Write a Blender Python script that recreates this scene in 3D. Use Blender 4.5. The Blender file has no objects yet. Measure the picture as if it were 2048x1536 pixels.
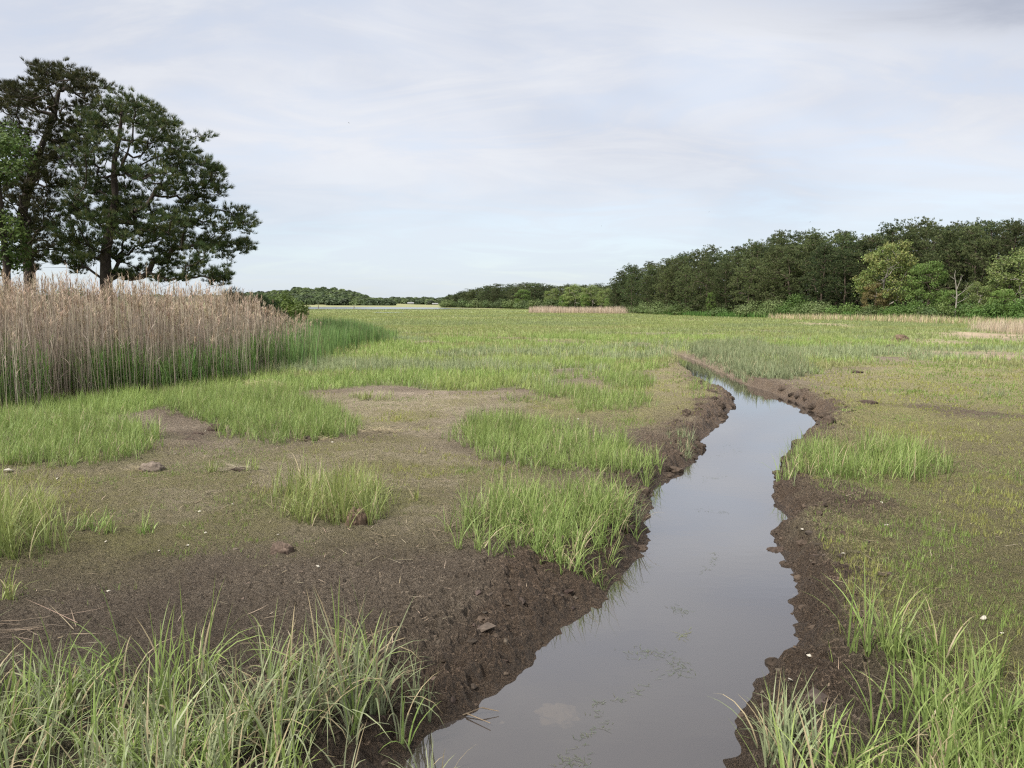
import bpy, math, random
import numpy as np
from mathutils import Vector

random.seed(7)
RNG = np.random.default_rng(11)
SC = bpy.context.scene
COL = SC.collection
R = math.radians
CAM_H = 2.0
PITCH = R(6.25)
FPX = 1479.0            # focal length in pixels of a 2048 px wide frame
WATER_Z = -0.15

# ------------------------------------------------------------------ helpers
def ray(px, py):
    a, b = (px - 1024.0) / FPX, (768.0 - py) / FPX
    return np.array([a, math.cos(PITCH) + b * math.sin(PITCH), -math.sin(PITCH) + b * math.cos(PITCH)])

def ground_at(px, py, z=0.0):
    d = ray(px, py)
    t = (z - CAM_H) / d[2]
    return d[0] * t, d[1] * t

def at_depth(px, py, D):
    d = ray(px, py)
    t = D / d[1]
    return d[0] * t, D, CAM_H + d[2] * t

def G(pts, z=0.0):
    return np.array([ground_at(x, y, z) for x, y in pts])

def _hash(ix, iy, seed):
    h = (ix.astype(np.int64) * 374761393 + iy.astype(np.int64) * 668265263 + seed * 974634777) & 0xFFFFFFFF
    h = ((h ^ (h >> 13)) * 1274126177) & 0xFFFFFFFF
    h = (h ^ (h >> 16)) & 0xFFFF
    return h.astype(np.float64) / 65535.0

def vnoise(x, y, seed=0):
    x0, y0 = np.floor(x), np.floor(y)
    fx, fy = x - x0, y - y0
    u = fx * fx * fx * (fx * (fx * 6 - 15) + 10)
    v = fy * fy * fy * (fy * (fy * 6 - 15) + 10)
    a, b = _hash(x0, y0, seed), _hash(x0 + 1, y0, seed)
    c, d = _hash(x0, y0 + 1, seed), _hash(x0 + 1, y0 + 1, seed)
    return (a + (b - a) * u) * (1 - v) + (c + (d - c) * u) * v      # 0..1

def fbm(x, y, seed=0, octs=4, gain=0.5):
    s, amp, tot = 0.0, 1.0, 0.0
    for k in range(octs):
        c, sn = math.cos(0.6 * k), math.sin(0.6 * k)
        s = s + amp * vnoise((x * c - y * sn) * 2 ** k + 17.3 * k, (x * sn + y * c) * 2 ** k - 9.1 * k, seed + k)
        tot += amp
        amp *= gain
    return s / tot                                                  # 0..1

def lumps(x, y, seed=0):
    """rounded crumbs: 0..1 domes round jittered cell points"""
    best = np.full(np.shape(x), 9.0)
    x0, y0 = np.floor(x), np.floor(y)
    for i in (-1, 0, 1):
        for j in (-1, 0, 1):
            cx, cy = x0 + i, y0 + j
            px, py = cx + _hash(cx, cy, seed), cy + _hash(cx, cy, seed + 1)
            r = .55 + .7 * _hash(cx, cy, seed + 2)
            best = np.minimum(best, ((x - px) ** 2 + (y - py) ** 2) / (r * r))
    return np.sqrt(np.clip(1 - best, 0, 1))

def sstep(a, b, x):
    t = np.clip((x - a) / (b - a), 0, 1)
    return t * t * (3 - 2 * t)

def sdist(x, y, poly):
    """signed distance to a polygon, positive inside"""
    best = np.full(x.shape, 1e18)
    inside = np.zeros(x.shape, bool)
    n = len(poly)
    for i in range(n):
        ax, ay = poly[i]
        bx, by = poly[(i + 1) % n]
        dx, dy = bx - ax, by - ay
        L = dx * dx + dy * dy + 1e-12
        t = np.clip(((x - ax) * dx + (y - ay) * dy) / L, 0, 1)
        d = (x - ax - t * dx) ** 2 + (y - ay - t * dy) ** 2
        best = np.minimum(best, d)
        if ay != by:
            c = (ay > y) != (by > y)
            inside ^= c & (x < (bx - ax) * (y - ay) / (by - ay) + ax)
    d = np.sqrt(best)
    return np.where(inside, d, -d)

def smooth_poly(p, it=2, closed=True):
    p = np.array(p, float)
    for _ in range(it):
        q = np.roll(p, -1, 0) if closed else p[1:]
        b = p if closed else p[:-1]
        m = np.empty((len(b) * 2, 2))
        m[0::2] = 0.75 * b + 0.25 * q
        m[1::2] = 0.25 * b + 0.75 * q
        p = m
    return p

def mesh_from(name, V, faces, mat=None, col=None, smooth=False, parent=None, link=True, extra=None):
    """ONE mesh object from numpy arrays; faces = list of (M,k) index arrays, col = per vertex RGBA"""
    V = np.asarray(V, np.float32)
    faces = [np.asarray(f, np.int32) for f in faces if len(f)]
    me = bpy.data.meshes.new(name)
    me.vertices.add(len(V))
    me.vertices.foreach_set('co', V.ravel())
    loops = np.concatenate([f.ravel() for f in faces])
    sizes = np.concatenate([np.full(len(f), f.shape[1], np.int32) for f in faces])
    starts = np.concatenate([[0], np.cumsum(sizes)[:-1]]).astype(np.int32)
    me.loops.add(len(loops))
    me.loops.foreach_set('vertex_index', loops)
    me.polygons.add(len(sizes))
    me.polygons.foreach_set('loop_start', starts)
    me.polygons.foreach_set('use_smooth', np.full(len(sizes), bool(smooth)))
    for nm, c in ([('tint', col)] if col is not None else []) + (extra or []):
        a = me.attributes.new(nm, 'FLOAT_COLOR', 'POINT')
        c = np.asarray(c, np.float32)
        if c.shape[1] == 3:
            c = np.concatenate([c, np.ones((len(c), 1), np.float32)], 1)
        a.data.foreach_set('color', c.ravel())
    me.update(calc_edges=True)
    if mat:
        me.materials.append(mat)
    o = bpy.data.objects.new(name, me)
    if link:
        COL.objects.link(o)
    if parent:
        o.parent = parent
    return o

def tag(o, label=None, cat=None, group=None, kind=None):
    for k, v in (('label', label), ('category', cat), ('group', group), ('kind', kind)):
        if v:
            o[k] = v
    return o

def empty(name, loc, rz=0.0, scale=(1, 1, 1)):
    o = bpy.data.objects.new(name, None)
    COL.objects.link(o)
    o.location = loc
    o.rotation_euler = (0, 0, rz)
    o.scale = scale
    o.empty_display_size = 0.3
    return o

def copy_tree(root):
    r = root.copy()
    COL.objects.link(r)
    for ch in list(root.children):
        c = ch.copy()
        COL.objects.link(c)
        c.parent = r
    return r

class Acc:
    """collects vertices, faces and tints that belong to one mesh"""
    def __init__(self):
        self.V, self.C, self.F, self.n = [], [], {3: [], 4: []}, 0
    def add(self, V, F, C):
        V = np.asarray(V, float).reshape(-1, 3)
        for f in F:
            f = np.asarray(f)
            self.F[f.shape[1]].append(f + self.n)
        C = np.asarray(C, float)
        if C.ndim == 1:
            C = np.tile(C, (len(V), 1))
        self.V.append(V)
        self.C.append(C[:, :3])
        self.n += len(V)
    def build(self, name, mat, smooth=False, parent=None, link=True):
        F = [np.concatenate(self.F[k]) for k in (3, 4) if self.F[k]]
        return mesh_from(name, np.concatenate(self.V), F, mat, np.concatenate(self.C), smooth, parent, link)

def jit(col, n, v=0.15, hue=0.06, rng=RNG):
    c = np.tile(np.asarray(col, float), (n, 1))
    c *= (1 + v * rng.uniform(-1, 1, (n, 1)))
    c *= (1 + hue * rng.uniform(-1, 1, (n, 3)))
    return np.clip(c, 0, 1)

def blades(acc, P, h, w, az, tilt, bend, col, seg=4, rng=RNG, tipcol=None, wpow=0.75):
    """curved tapering leaves, all vectorised. P (N,3)"""
    N = len(P)
    if N == 0:
        return
    h, w, az, tilt, bend = [np.broadcast_to(np.asarray(a, float), (N,)) for a in (h, w, az, tilt, bend)]
    ca, sa = np.cos(az), np.sin(az)
    tw = az + math.pi / 2 + rng.uniform(-0.7, 0.7, N)
    wx, wy = np.cos(tw), np.sin(tw)
    pos = np.array(P, float)
    pts = [pos.copy()]
    for k in range(seg):
        s = (k + 0.5) / seg
        th = tilt + bend * s ** 1.4
        st, ct = np.sin(th), np.cos(th)
        pos = pos + np.stack([ca * st, sa * st, ct], 1) * (h / seg)[:, None]
        pts.append(pos.copy())
    V = np.empty((N, 2 * seg + 1, 3))
    for k in range(seg):
        s = k / seg
        ww = w * (0.75 + 0.5 * s if s < 0.4 else (1 - s) ** wpow * 1.3) * 0.5
        off = np.stack([wx * ww, wy * ww, 0 * ww], 1)
        V[:, 2 * k] = pts[k] - off
        V[:, 2 * k + 1] = pts[k] + off
    V[:, 2 * seg] = pts[seg]
    base = (np.arange(N) * (2 * seg + 1))[:, None]
    Q = [base + np.array([[2 * k, 2 * k + 1, 2 * k + 3, 2 * k + 2]]) for k in range(seg - 1)]
    T = base + np.array([[2 * seg - 2, 2 * seg - 1, 2 * seg]])
    C = np.repeat(np.asarray(col)[:, None, :], 2 * seg + 1, 1)
    if tipcol is not None:
        f = (np.repeat(np.arange(seg + 1), 2)[:2 * seg + 1] / seg) ** 2.5
        C = C * (1 - f[None, :, None]) + np.asarray(tipcol)[:, None, :] * f[None, :, None]
    acc.add(V.reshape(-1, 3), ([np.concatenate(Q)] if Q else []) + [T], C.reshape(-1, 3))

def spikes(acc, P, D, k, L, w, spread, col, rng=RNG, cv=0.12):
    """needle tufts: k narrow triangles fanning from every point P round direction D"""
    N = len(P)
    P2, D2 = np.repeat(P, k, 0), np.repeat(D, k, 0)
    D2 = D2 + spread * rng.normal(0, 1, D2.shape)
    D2 /= np.linalg.norm(D2, axis=1, keepdims=True) + 1e-9
    s = np.cross(D2, rng.normal(0, 1, D2.shape))
    s /= np.linalg.norm(s, axis=1, keepdims=True) + 1e-9
    LL = (L * rng.uniform(0.7, 1.2, N * k))[:, None]
    V = np.empty((N * k, 3, 3))
    V[:, 0] = P2 - s * w * 0.5
    V[:, 1] = P2 + s * w * 0.5
    V[:, 2] = P2 + D2 * LL
    C = np.repeat(np.asarray(col), k, 0) * (1 + cv * rng.uniform(-1, 1, (N * k, 1)))
    acc.add(V.reshape(-1, 3), [np.arange(N * k * 3).reshape(-1, 3)], np.repeat(C, 3, 0))

def leaves(acc, P, L, w, col, rng=RNG, up=0.5, nrm=None):
    """leaf or leaf-clump shaped diamonds, random orientation leaning upward"""
    N = len(P)
    n = rng.normal(0, 1, (N, 3)) if nrm is None else nrm + 0.55 * rng.normal(0, 1, (N, 3))
    n[:, 2] = n[:, 2] + up
    n /= np.linalg.norm(n, axis=1, keepdims=True) + 1e-9
    a = np.cross(n, rng.normal(0, 1, (N, 3)))
    a /= np.linalg.norm(a, axis=1, keepdims=True) + 1e-9
    b = np.cross(n, a)
    L = (np.broadcast_to(L, (N,)) * rng.uniform(0.7, 1.3, N))[:, None]
    W = (np.broadcast_to(w, (N,)) * rng.uniform(0.7, 1.3, N))[:, None]
    V = np.empty((N, 4, 3))
    V[:, 0] = P - a * L * .5
    V[:, 1] = P - b * W * .5 + n * W * .12
    V[:, 2] = P + a * L * .5
    V[:, 3] = P + b * W * .5 + n * W * .12
    acc.add(V.reshape(-1, 3), [np.arange(N * 4).reshape(-1, 4)], np.repeat(col, 4, 0))

def frusta(acc, A, B, ra, rb, col, sides=6):
    """tapered segments (trunks, limbs, stems)"""
    A, B = np.asarray(A, float), np.asarray(B, float)
    N = len(A)
    if N == 0:
        return
    ra, rb = np.broadcast_to(ra, (N,)), np.broadcast_to(rb, (N,))
    d = B - A
    d = d / (np.linalg.norm(d, axis=1, keepdims=True) + 1e-9)
    ref = np.where(np.abs(d[:, 2:3]) > 0.9, np.array([[1.0, 0, 0]]), np.array([[0, 0, 1.0]]))
    u = np.cross(d, ref)
    u /= np.linalg.norm(u, axis=1, keepdims=True)
    v = np.cross(d, u)
    ang = np.arange(sides) * 2 * math.pi / sides
    c, s = np.cos(ang), np.sin(ang)
    ring = u[:, None, :] * c[None, :, None] + v[:, None, :] * s[None, :, None]
    V = np.concatenate([A[:, None] + ring * ra[:, None, None], B[:, None] + ring * rb[:, None, None]], 1)
    base = (np.arange(N) * 2 * sides)[:, None]
    Q = np.concatenate([base + np.array([[i, (i + 1) % sides, sides + (i + 1) % sides, sides + i]]) for i in range(sides)])
    col = np.asarray(col, float)
    C = np.tile(col, (N * 2 * sides, 1)) if col.ndim == 1 else np.repeat(col, 2 * sides, 0)
    acc.add(V.reshape(-1, 3), [Q], C)

# ------------------------------------------------------------------ materials
def new_mat(name):
    m = bpy.data.materials.new(name)
    m.use_nodes = True
    nt = m.node_tree
    nt.nodes.clear()
    return m, nt, nt.nodes, nt.links

def leaf_mat(name, trans=0.3, rough=0.6, spec=0.25, rand=0.25):
    """plant surface: tint attribute, object-random variation, light passing through"""
    m, nt, N, L = new_mat(name)
    out = N.new('ShaderNodeOutputMaterial')
    at = N.new('ShaderNodeAttribute'); at.attribute_name = 'tint'
    geo = N.new('ShaderNodeNewGeometry')
    oi = N.new('ShaderNodeObjectInfo')
    ns = N.new('ShaderNodeTexNoise'); ns.inputs['Scale'].default_value = 1.3; ns.inputs['Detail'].default_value = 3
    L.new(geo.outputs['Position'], ns.inputs['Vector'])
    mr = N.new('ShaderNodeMapRange')
    mr.inputs[1].default_value = 0.3; mr.inputs[2].default_value = 0.7
    mr.inputs[3].default_value = 0.85; mr.inputs[4].default_value = 1.15
    L.new(ns.outputs['Fac'], mr.inputs[0])
    mr2 = N.new('ShaderNodeMapRange')
    mr2.inputs[3].default_value = 1 - rand; mr2.inputs[4].default_value = 1 + rand
    L.new(oi.outputs['Random'], mr2.inputs[0])
    mu = N.new('ShaderNodeMath'); mu.operation = 'MULTIPLY'
    L.new(mr.outputs[0], mu.inputs[0]); L.new(mr2.outputs[0], mu.inputs[1])
    sc = N.new('ShaderNodeVectorMath'); sc.operation = 'SCALE'
    L.new(at.outputs['Color'], sc.inputs[0]); L.new(mu.outputs[0], sc.inputs['Scale'])
    p = N.new('ShaderNodeBsdfPrincipled')
    p.inputs['Roughness'].default_value = rough
    p.inputs['Specular IOR Level'].default_value = spec
    tr = N.new('ShaderNodeBsdfTranslucent')
    mx = N.new('ShaderNodeMixShader'); mx.inputs[0].default_value = trans
    L.new(sc.outputs[0], p.inputs['Base Color']); L.new(sc.outputs[0], tr.inputs['Color'])
    L.new(p.outputs[0], mx.inputs[1]); L.new(tr.outputs[0], mx.inputs[2])
    L.new(mx.outputs[0], out.inputs['Surface'])
    return m

def bark_mat(name, scale=9.0):
    m, nt, N, L = new_mat(name)
    out = N.new('ShaderNodeOutputMaterial')
    at = N.new('ShaderNodeAttribute'); at.attribute_name = 'tint'
    tc = N.new('ShaderNodeTexCoord')
    mp = N.new('ShaderNodeMapping'); mp.inputs['Scale'].default_value = (1, 1, 0.35)
    ns = N.new('ShaderNodeTexNoise'); ns.inputs['Scale'].default_value = scale; ns.inputs['Detail'].default_value = 6
    L.new(tc.outputs['Object'], mp.inputs[0]); L.new(mp.outputs[0], ns.inputs['Vector'])
    mr = N.new('ShaderNodeMapRange'); mr.inputs[1].default_value = .3; mr.inputs[2].default_value = .7
    mr.inputs[3].default_value = 0.55; mr.inputs[4].default_value = 1.4
    L.new(ns.outputs['Fac'], mr.inputs[0])
    sc = N.new('ShaderNodeVectorMath'); sc.operation = 'SCALE'
    L.new(at.outputs['Color'], sc.inputs[0]); L.new(mr.outputs[0], sc.inputs['Scale'])
    p = N.new('ShaderNodeBsdfPrincipled'); p.inputs['Roughness'].default_value = 0.9
    p.inputs['Specular IOR Level'].default_value = 0.15
    bp = N.new('ShaderNodeBump'); bp.inputs['Strength'].default_value = 0.6; bp.inputs['Distance'].default_value = 0.03
    L.new(ns.outputs['Fac'], bp.inputs['Height']); L.new(bp.outputs[0], p.inputs['Normal'])
    L.new(sc.outputs[0], p.inputs['Base Color']); L.new(p.outputs[0], out.inputs['Surface'])
    return m

M_GRASS = leaf_mat('cordgrass_leaf', 0.35, 0.5, 0.3, 0.0)
M_REED = leaf_mat('reed_straw', 0.15, 0.75, 0.1, 0.0)
M_NEEDLE = leaf_mat('pine_needles', 0.2, 0.6, 0.2, 0.38)
M_LEAF = leaf_mat('broad_leaves', 0.35, 0.55, 0.25, 0.15)
M_BARK = bark_mat('bark')
M_STRAW = leaf_mat('dead_straw', 0.1, 0.8, 0.1, 0.1)
M_MUD = bark_mat('dried_mud_lump', 24.0)

def mixc(N, L, fac, a, b, blend='MIX'):
    n = N.new('ShaderNodeMix'); n.data_type = 'RGBA'; n.blend_type = blend
    n.inputs[0].default_value = 1.0
    for sock, v in ((n.inputs[0], fac), (n.inputs[6], a), (n.inputs[7], b)):
        if hasattr(v, 'is_linked'):
            L.new(v, sock)
        elif isinstance(v, (int, float)):
            sock.default_value = v
        else:
            sock.default_value = (v[0], v[1], v[2], 1)
    return n.outputs[2]

def ground_material():
    m, nt, N, L = new_mat('marsh_ground')
    out = N.new('ShaderNodeOutputMaterial')
    geo = N.new('ShaderNodeNewGeometry')
    def noise(scale, detail=5, rough=0.55, stretch=None):
        n = N.new('ShaderNodeTexNoise')
        n.inputs['Scale'].default_value = scale; n.inputs['Detail'].default_value = detail
        n.inputs['Roughness'].default_value = rough
        if stretch:
            mp = N.new('ShaderNodeMapping'); mp.inputs['Scale'].default_value = stretch
            L.new(geo.outputs['Position'], mp.inputs[0]); L.new(mp.outputs[0], n.inputs['Vector'])
        else:
            L.new(geo.outputs['Position'], n.inputs['Vector'])
        return n.outputs['Fac']
    def ramp(f, a, b, lo=0.0, hi=1.0):
        r = N.new('ShaderNodeMapRange'); r.inputs[1].default_value = a; r.inputs[2].default_value = b
        r.inputs[3].default_value = lo; r.inputs[4].default_value = hi
        L.new(f, r.inputs[0])
        return r.outputs[0]
    def mul(a, b):
        n = N.new('ShaderNodeMath'); n.operation = 'MULTIPLY'
        L.new(a, n.inputs[0])
        if hasattr(b, 'is_linked'): L.new(b, n.inputs[1])
        else: n.inputs[1].default_value = b
        return n.outputs[0]
    za = N.new('ShaderNodeAttribute'); za.attribute_name = 'zone'
    zb = N.new('ShaderNodeAttribute'); zb.attribute_name = 'cover'
    sa = N.new('ShaderNodeSeparateColor'); L.new(za.outputs['Color'], sa.inputs[0])
    sb = N.new('ShaderNodeSeparateColor'); L.new(zb.outputs['Color'], sb.inputs[0])
    wet, green, dry = sa.outputs[0], sa.outputs[1], sa.outputs[2]
    film, straw, hill = sb.outputs[0], sb.outputs[1], sb.outputs[2]
    n_big, n_mid, n_fine, n_grit = noise(0.9, 5), noise(7, 6, 0.6), noise(55, 5, 0.7), noise(220, 3, 0.7)
    mud = mixc(N, L, ramp(n_fine, .36, .64), GC['mud_a'], GC['mud_b'])
    mud = mixc(N, L, ramp(n_mid, .4, .7, 0, .45), mud, GC['mud_a'])
    mud = mixc(N, L, ramp(n_big, .46, .62, 0, .6), mud, GC['mud_d'])
    mud = mixc(N, L, mul(ramp(n_mid, .25, .6), dry), mud, GC['dry'])
    mud = mixc(N, L, mul(ramp(n_mid, .80, .46, .4, 1), film), mud, mixc(N, L, ramp(n_fine, .3, .7), GC['film_a'], GC['film_b']))
    mud = mixc(N, L, mul(ramp(n_mid, .2, .5, .55, 1), straw), mud, mixc(N, L, ramp(n_fine, .3, .7), GC['straw_a'], GC['straw_b']))
    mud = mixc(N, L, mul(wet, ramp(n_mid, .2, .6, .8, 1)), mud, mixc(N, L, ramp(n_fine, .35, .66), GC['wet_a'], GC['wet_b']))
    # pale grit, shell crumbs
    mud = mixc(N, L, ramp(n_grit, .62, .70, 0, .55), mud, GC['grit'])
    mud = mixc(N, L, ramp(n_fine, .45, .22, 0, .5), mud, GC['pit'])
    streak = noise(1.0, 6, 0.6, (0.05, 0.22, 1))
    streak2 = noise(1.0, 5, 0.65, (0.25, 1.1, 1))
    gr = mixc(N, L, ramp(streak, .36, .62), GC['meadow_a'], GC['meadow_b'])
    gr = mixc(N, L, ramp(streak2, .5, .72, 0, .7), gr, GC['meadow_c'])
    gr = mixc(N, L, ramp(streak2, .40, .3, 0, .5), gr, GC['meadow_d'])
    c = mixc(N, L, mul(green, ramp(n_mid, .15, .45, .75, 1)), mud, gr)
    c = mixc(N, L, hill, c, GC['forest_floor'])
    p = N.new('ShaderNodeBsdfPrincipled')
    L.new(c, p.inputs['Base Color'])
    rr = N.new('ShaderNodeMapRange'); rr.inputs[3].default_value = 0.95; rr.inputs[4].default_value = 0.55
    L.new(wet, rr.inputs[0]); L.new(rr.outputs[0], p.inputs['Roughness'])
    p.inputs['Specular IOR Level'].default_value = 0.25
    b1 = N.new('ShaderNodeBump'); b1.inputs['Strength'].default_value = 1.0; b1.inputs['Distance'].default_value = 0.032
    L.new(n_fine, b1.inputs['Height'])
    b2 = N.new('ShaderNodeBump'); b2.inputs['Strength'].default_value = 0.8; b2.inputs['Distance'].default_value = 0.012
    L.new(n_grit, b2.inputs['Height']); L.new(b1.outputs[0], b2.inputs['Normal'])
    L.new(b2.outputs[0], p.inputs['Normal'])
    L.new(p.outputs[0], out.inputs['Surface'])
    return m

GC = dict(mud_d=(.110, .082, .060), mud_a=(.115, .087, .062), mud_b=(.310, .252, .192), mud_c=(.150, .116, .088), dry=(.370, .305, .235),
          film_a=(.222, .215, .080), film_b=(.285, .250, .132), straw_a=(.29, .22, .15), straw_b=(.37, .30, .205),
          wet_a=(.060, .040, .028), wet_b=(.195, .138, .095), grit=(.30, .26, .22), pit=(.035, .024, .018),
          meadow_a=(.165, .205, .070), meadow_b=(.20, .225, .082), meadow_c=(.185, .160, .085), meadow_d=(.110, .130, .060),
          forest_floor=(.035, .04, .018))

# ------------------------------------------------------------------ layout of the marsh
LEFT_BANK = [(790, 1536), (880, 1468), (905, 1448), (960, 1413), (1000, 1375), (1040, 1352), (1075, 1310), (1110, 1288), (1140, 1250), (1172, 1228),
             (1190, 1195), (1228, 1165), (1258, 1140), (1290, 1085), (1296, 1040), (1303, 1005), (1315, 968), (1352, 945), (1388, 922), (1402, 902),
             (1396, 882), (1420, 862), (1442, 846), (1452, 825), (1474, 806), (1462, 792), (1430, 780), (1400, 764), (1372, 745), (1352, 724)]
RIGHT_BANK = [(1465, 1536), (1472, 1480), (1498, 1412), (1515, 1372), (1560, 1318), (1592, 1280), (1588, 1228), (1596, 1180), (1574, 1140),
              (1562, 1095), (1545, 1068), (1580, 1052), (1618, 1046), (1580, 1024), (1556, 1002), (1544, 975), (1556, 938), (1588, 900),
              (1606, 872), (1634, 852), (1646, 838), (1632, 826), (1590, 802), (1530, 782), (1480, 766), (1440, 744), (1404, 727), (1376, 716)]
lb, rb = G(LEFT_BANK, WATER_Z), G(RIGHT_BANK, WATER_Z)
tail_l = np.array([(-0.75, 2.6), (-1.2, 1.2), (-1.6, -2.0), (-2.0, -7.0)])
tail_r = np.array([(0.95, 2.6), (0.85, 1.2), (0.7, -2.0), (0.6, -7.0)])
up_l = np.array([(6.2, 33.0), (4.6, 36.0), (1.5, 39.0), (-6.0, 42.0)])
up_r = np.array([(6.95, 33.0), (5.4, 37.0), (2.0, 40.2), (-6.0, 43.0)])
left_line = np.concatenate([tail_l[::-1], lb, up_l])
right_line = np.concatenate([tail_r[::-1], rb, up_r])
CREEK = np.concatenate([smooth_poly(left_line, 1, False), smooth_poly(right_line, 1, False)[::-1]])

# (name, base outline in photo pixels, height, shoots per m2, hue key)
PATCH = {
    'front_left': [(-300, 1370), (60, 1390), (200, 1420), (420, 1425), (600, 1400), (730, 1425), (800, 1465), (825, 1520), (780, 1580), (740, 1800), (-500, 2000)],
    'left_edge': [(-250, 1000), (60, 1020), (112, 1070), (100, 1110), (20, 1135), (-250, 1150)],
    'middle': [(525, 1000), (560, 1035), (640, 1060), (700, 1062), (770, 1050), (812, 1025), (790, 985), (700, 975), (600, 978)],
    'creek_edge': [(950, 1075), (990, 1122), (1060, 1136), (1130, 1136), (1215, 1112), (1270, 1070), (1285, 1030), (1240, 1000), (1100, 1000), (990, 1030)],
    'long': [(905, 880), (950, 915), (1040, 932), (1120, 945), (1230, 965), (1290, 962), (1310, 935), (1265, 905), (1200, 880), (1080, 850), (980, 840), (915, 850)],
    'tongue': [(300, 800), (380, 840), (450, 880), (540, 893), (650, 888), (722, 868), (700, 835), (620, 808), (560, 790), (440, 785)],
    'left_mid': [(-300, 945), (60, 935), (160, 940), (260, 930), (318, 905), (325, 880), (280, 858), (180, 845), (0, 838), (-300, 836)],
    'right_bank': [(1552, 965), (1620, 968), (1700, 978), (1780, 965), (1860, 970), (1910, 962), (1915, 938), (1840, 918), (1720, 910), (1620, 915), (1565, 935)],
    'front_right': [(1600, 1750), (1620, 1600), (1660, 1530), (1700, 1490), (1750, 1455), (1810, 1430), (1900, 1430), (2060, 1450), (2300, 1480), (2500, 2000), (1500, 2000)],
    'mid_a': [(1070, 795), (1130, 803), (1180, 828), (1250, 830), (1300, 808), (1290, 790), (1215, 790), (1150, 775), (1080, 780)],
    'mid_b': [(1205, 768), (1240, 778), (1300, 775), (1310, 762), (1270, 752), (1210, 755)],
    'mid_c': [(1000, 803), (1050, 808), (1120, 806), (1110, 800), (1010, 797)],
    'mid_d': [(685, 800), (740, 806), (790, 803), (780, 796), (700, 794)],
    'bank_tuft': [(1345, 885), (1370, 905), (1402, 900), (1400, 880), (1370, 870)],
    'inner_tuft': [(1365, 778), (1410, 786), (1430, 778), (1400, 768)],
    'right_tuft': [(1955, 792), (2010, 797), (2025, 790), (1975, 784)],
    'left_small': [(150, 1055), (230, 1062), (310, 1058), (320, 1045), (200, 1040)],
    'mid_small': [(405, 942), (470, 950), (520, 940), (500, 925), (420, 925)],
    'far_bank': [(1392, 722), (1440, 742), (1490, 764), (1560, 760), (1640, 748), (1600, 715), (1500, 685), (1385, 690)],
}
PW = {k: G(v) for k, v in PATCH.items()}
MEADOW = G([(-900, 860), (-300, 838), (0, 836), (260, 838), (400, 800), (560, 795), (640, 782), (760, 772), (900, 778), (1050, 778), (1130, 762), (1230, 752), (1300, 742), (1345, 722),
            (1372, 712), (1400, 700), (1560, 735), (1640, 748), (1720, 728), (1790, 712), (1900, 728), (2048, 735), (2700, 740)])
MEADOW = np.concatenate([MEADOW, np.array([(700, 75), (700, 520), (-700, 520), (-700, 40)])])
DITCH = [G(p) for p in (
    [(1205, 667), (1300, 670), (1302, 667), (1212, 664.5)], [(1330, 668), (1425, 672), (1425, 668.5), (1335, 666)], [(985, 655), (1060, 656), (1058, 653.5), (990, 653)],
    [(1120, 661), (1180, 662), (1180, 660), (1125, 659)], [(1480, 662), (1570, 664), (1570, 661.5), (1490, 660)], [(620, 640), (690, 641), (690, 639), (625, 638.5)],
    [(800, 668), (960, 676), (962, 672), (805, 665)], [(1020, 680), (1150, 690), (1155, 686), (1025, 677)], [(860, 634), (930, 635), (930, 633.6), (865, 633)])]
HOLES = DITCH + [G(p) for p in (
    [(1080, 752), (1180, 756), (1200, 742), (1130, 735), (1095, 742)],
    [(870, 722), (930, 727), (975, 716), (940, 711)],
    [(1255, 694), (1310, 697), (1310, 690), (1265, 689)],
    [(830, 690), (880, 692), (880, 685), (840, 684)],
    [(1765, 706), (1900, 714), (2048, 722), (2400, 730), (2400, 704), (2048, 703), (1900, 702)],
    [(1775, 682), (1850, 692), (1900, 694), (1980, 690), (1900, 680), (1800, 676)],
    [(1830, 668), (1960, 680), (2048, 690), (2300, 700), (2300, 660), (2048, 670), (1900, 664)],
    [(1570, 649), (1700, 656), (1720, 651), (1600, 645)])]
DRYZ = [G(p) for p in (
    [(330, 905), (560, 900), (900, 890), (1100, 960), (1180, 985), (940, 1020), (930, 1050), (800, 1075), (420, 1070), (120, 1040), (-200, 1020), (-200, 960), (200, 960)],
    [(650, 790), (700, 850), (790, 880), (900, 900), (1000, 830), (1050, 800), (1000, 782), (760, 778)],
    [(-200, 950), (0, 935), (300, 945), (420, 980), (200, 1010), (-200, 1000)],
    [(270, 835), (350, 850), (430, 860), (480, 900), (380, 890), (300, 870)],
    [(830, 880), (900, 930), (1080, 970), (1150, 985), (950, 1000), (780, 930)])]
DARKZ = DITCH + [G(p) for p in ([(1210, 870), (1260, 905), (1330, 960), (1390, 915), (1340, 880), (1290, 868)],
                        [(1560, 980), (1640, 1050), (1740, 1060), (1760, 1010), (1650, 980)],
                        [(1780, 815), (1900, 832), (2010, 830), (1900, 815)],
                        [(330, 870), (400, 885), (470, 872), (430, 855)])]
STRAWZ = HOLES[len(DITCH) + 4:]
FILM = [G(p) for p in (
    [(300, 900), (560, 900), (900, 840), (1000, 790), (700, 800), (640, 790), (760, 900), (860, 960), (1180, 985), (960, 1010), (960, 1075), (700, 1100), (450, 1090), (200, 1160), (-300, 1180), (-300, 960)],
    [(1560, 1020), (1650, 760), (1760, 720), (2048, 735), (3000, 760), (3000, 1600), (1800, 1400), (1650, 1250), (1620, 1100)],
    [(700, 880), (880, 850), (900, 900), (1150, 960), (1200, 980), (950, 1060), (850, 1090), (500, 1080), (300, 1030), (420, 960), (560, 900)],
    [(1000, 810), (1250, 760), (1350, 730), (1400, 770), (1440, 790), (1380, 850), (1250, 870), (1050, 840)],
    [(-300, 960), (420, 970), (560, 1080), (200, 1130), (-300, 1150)])]
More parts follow.
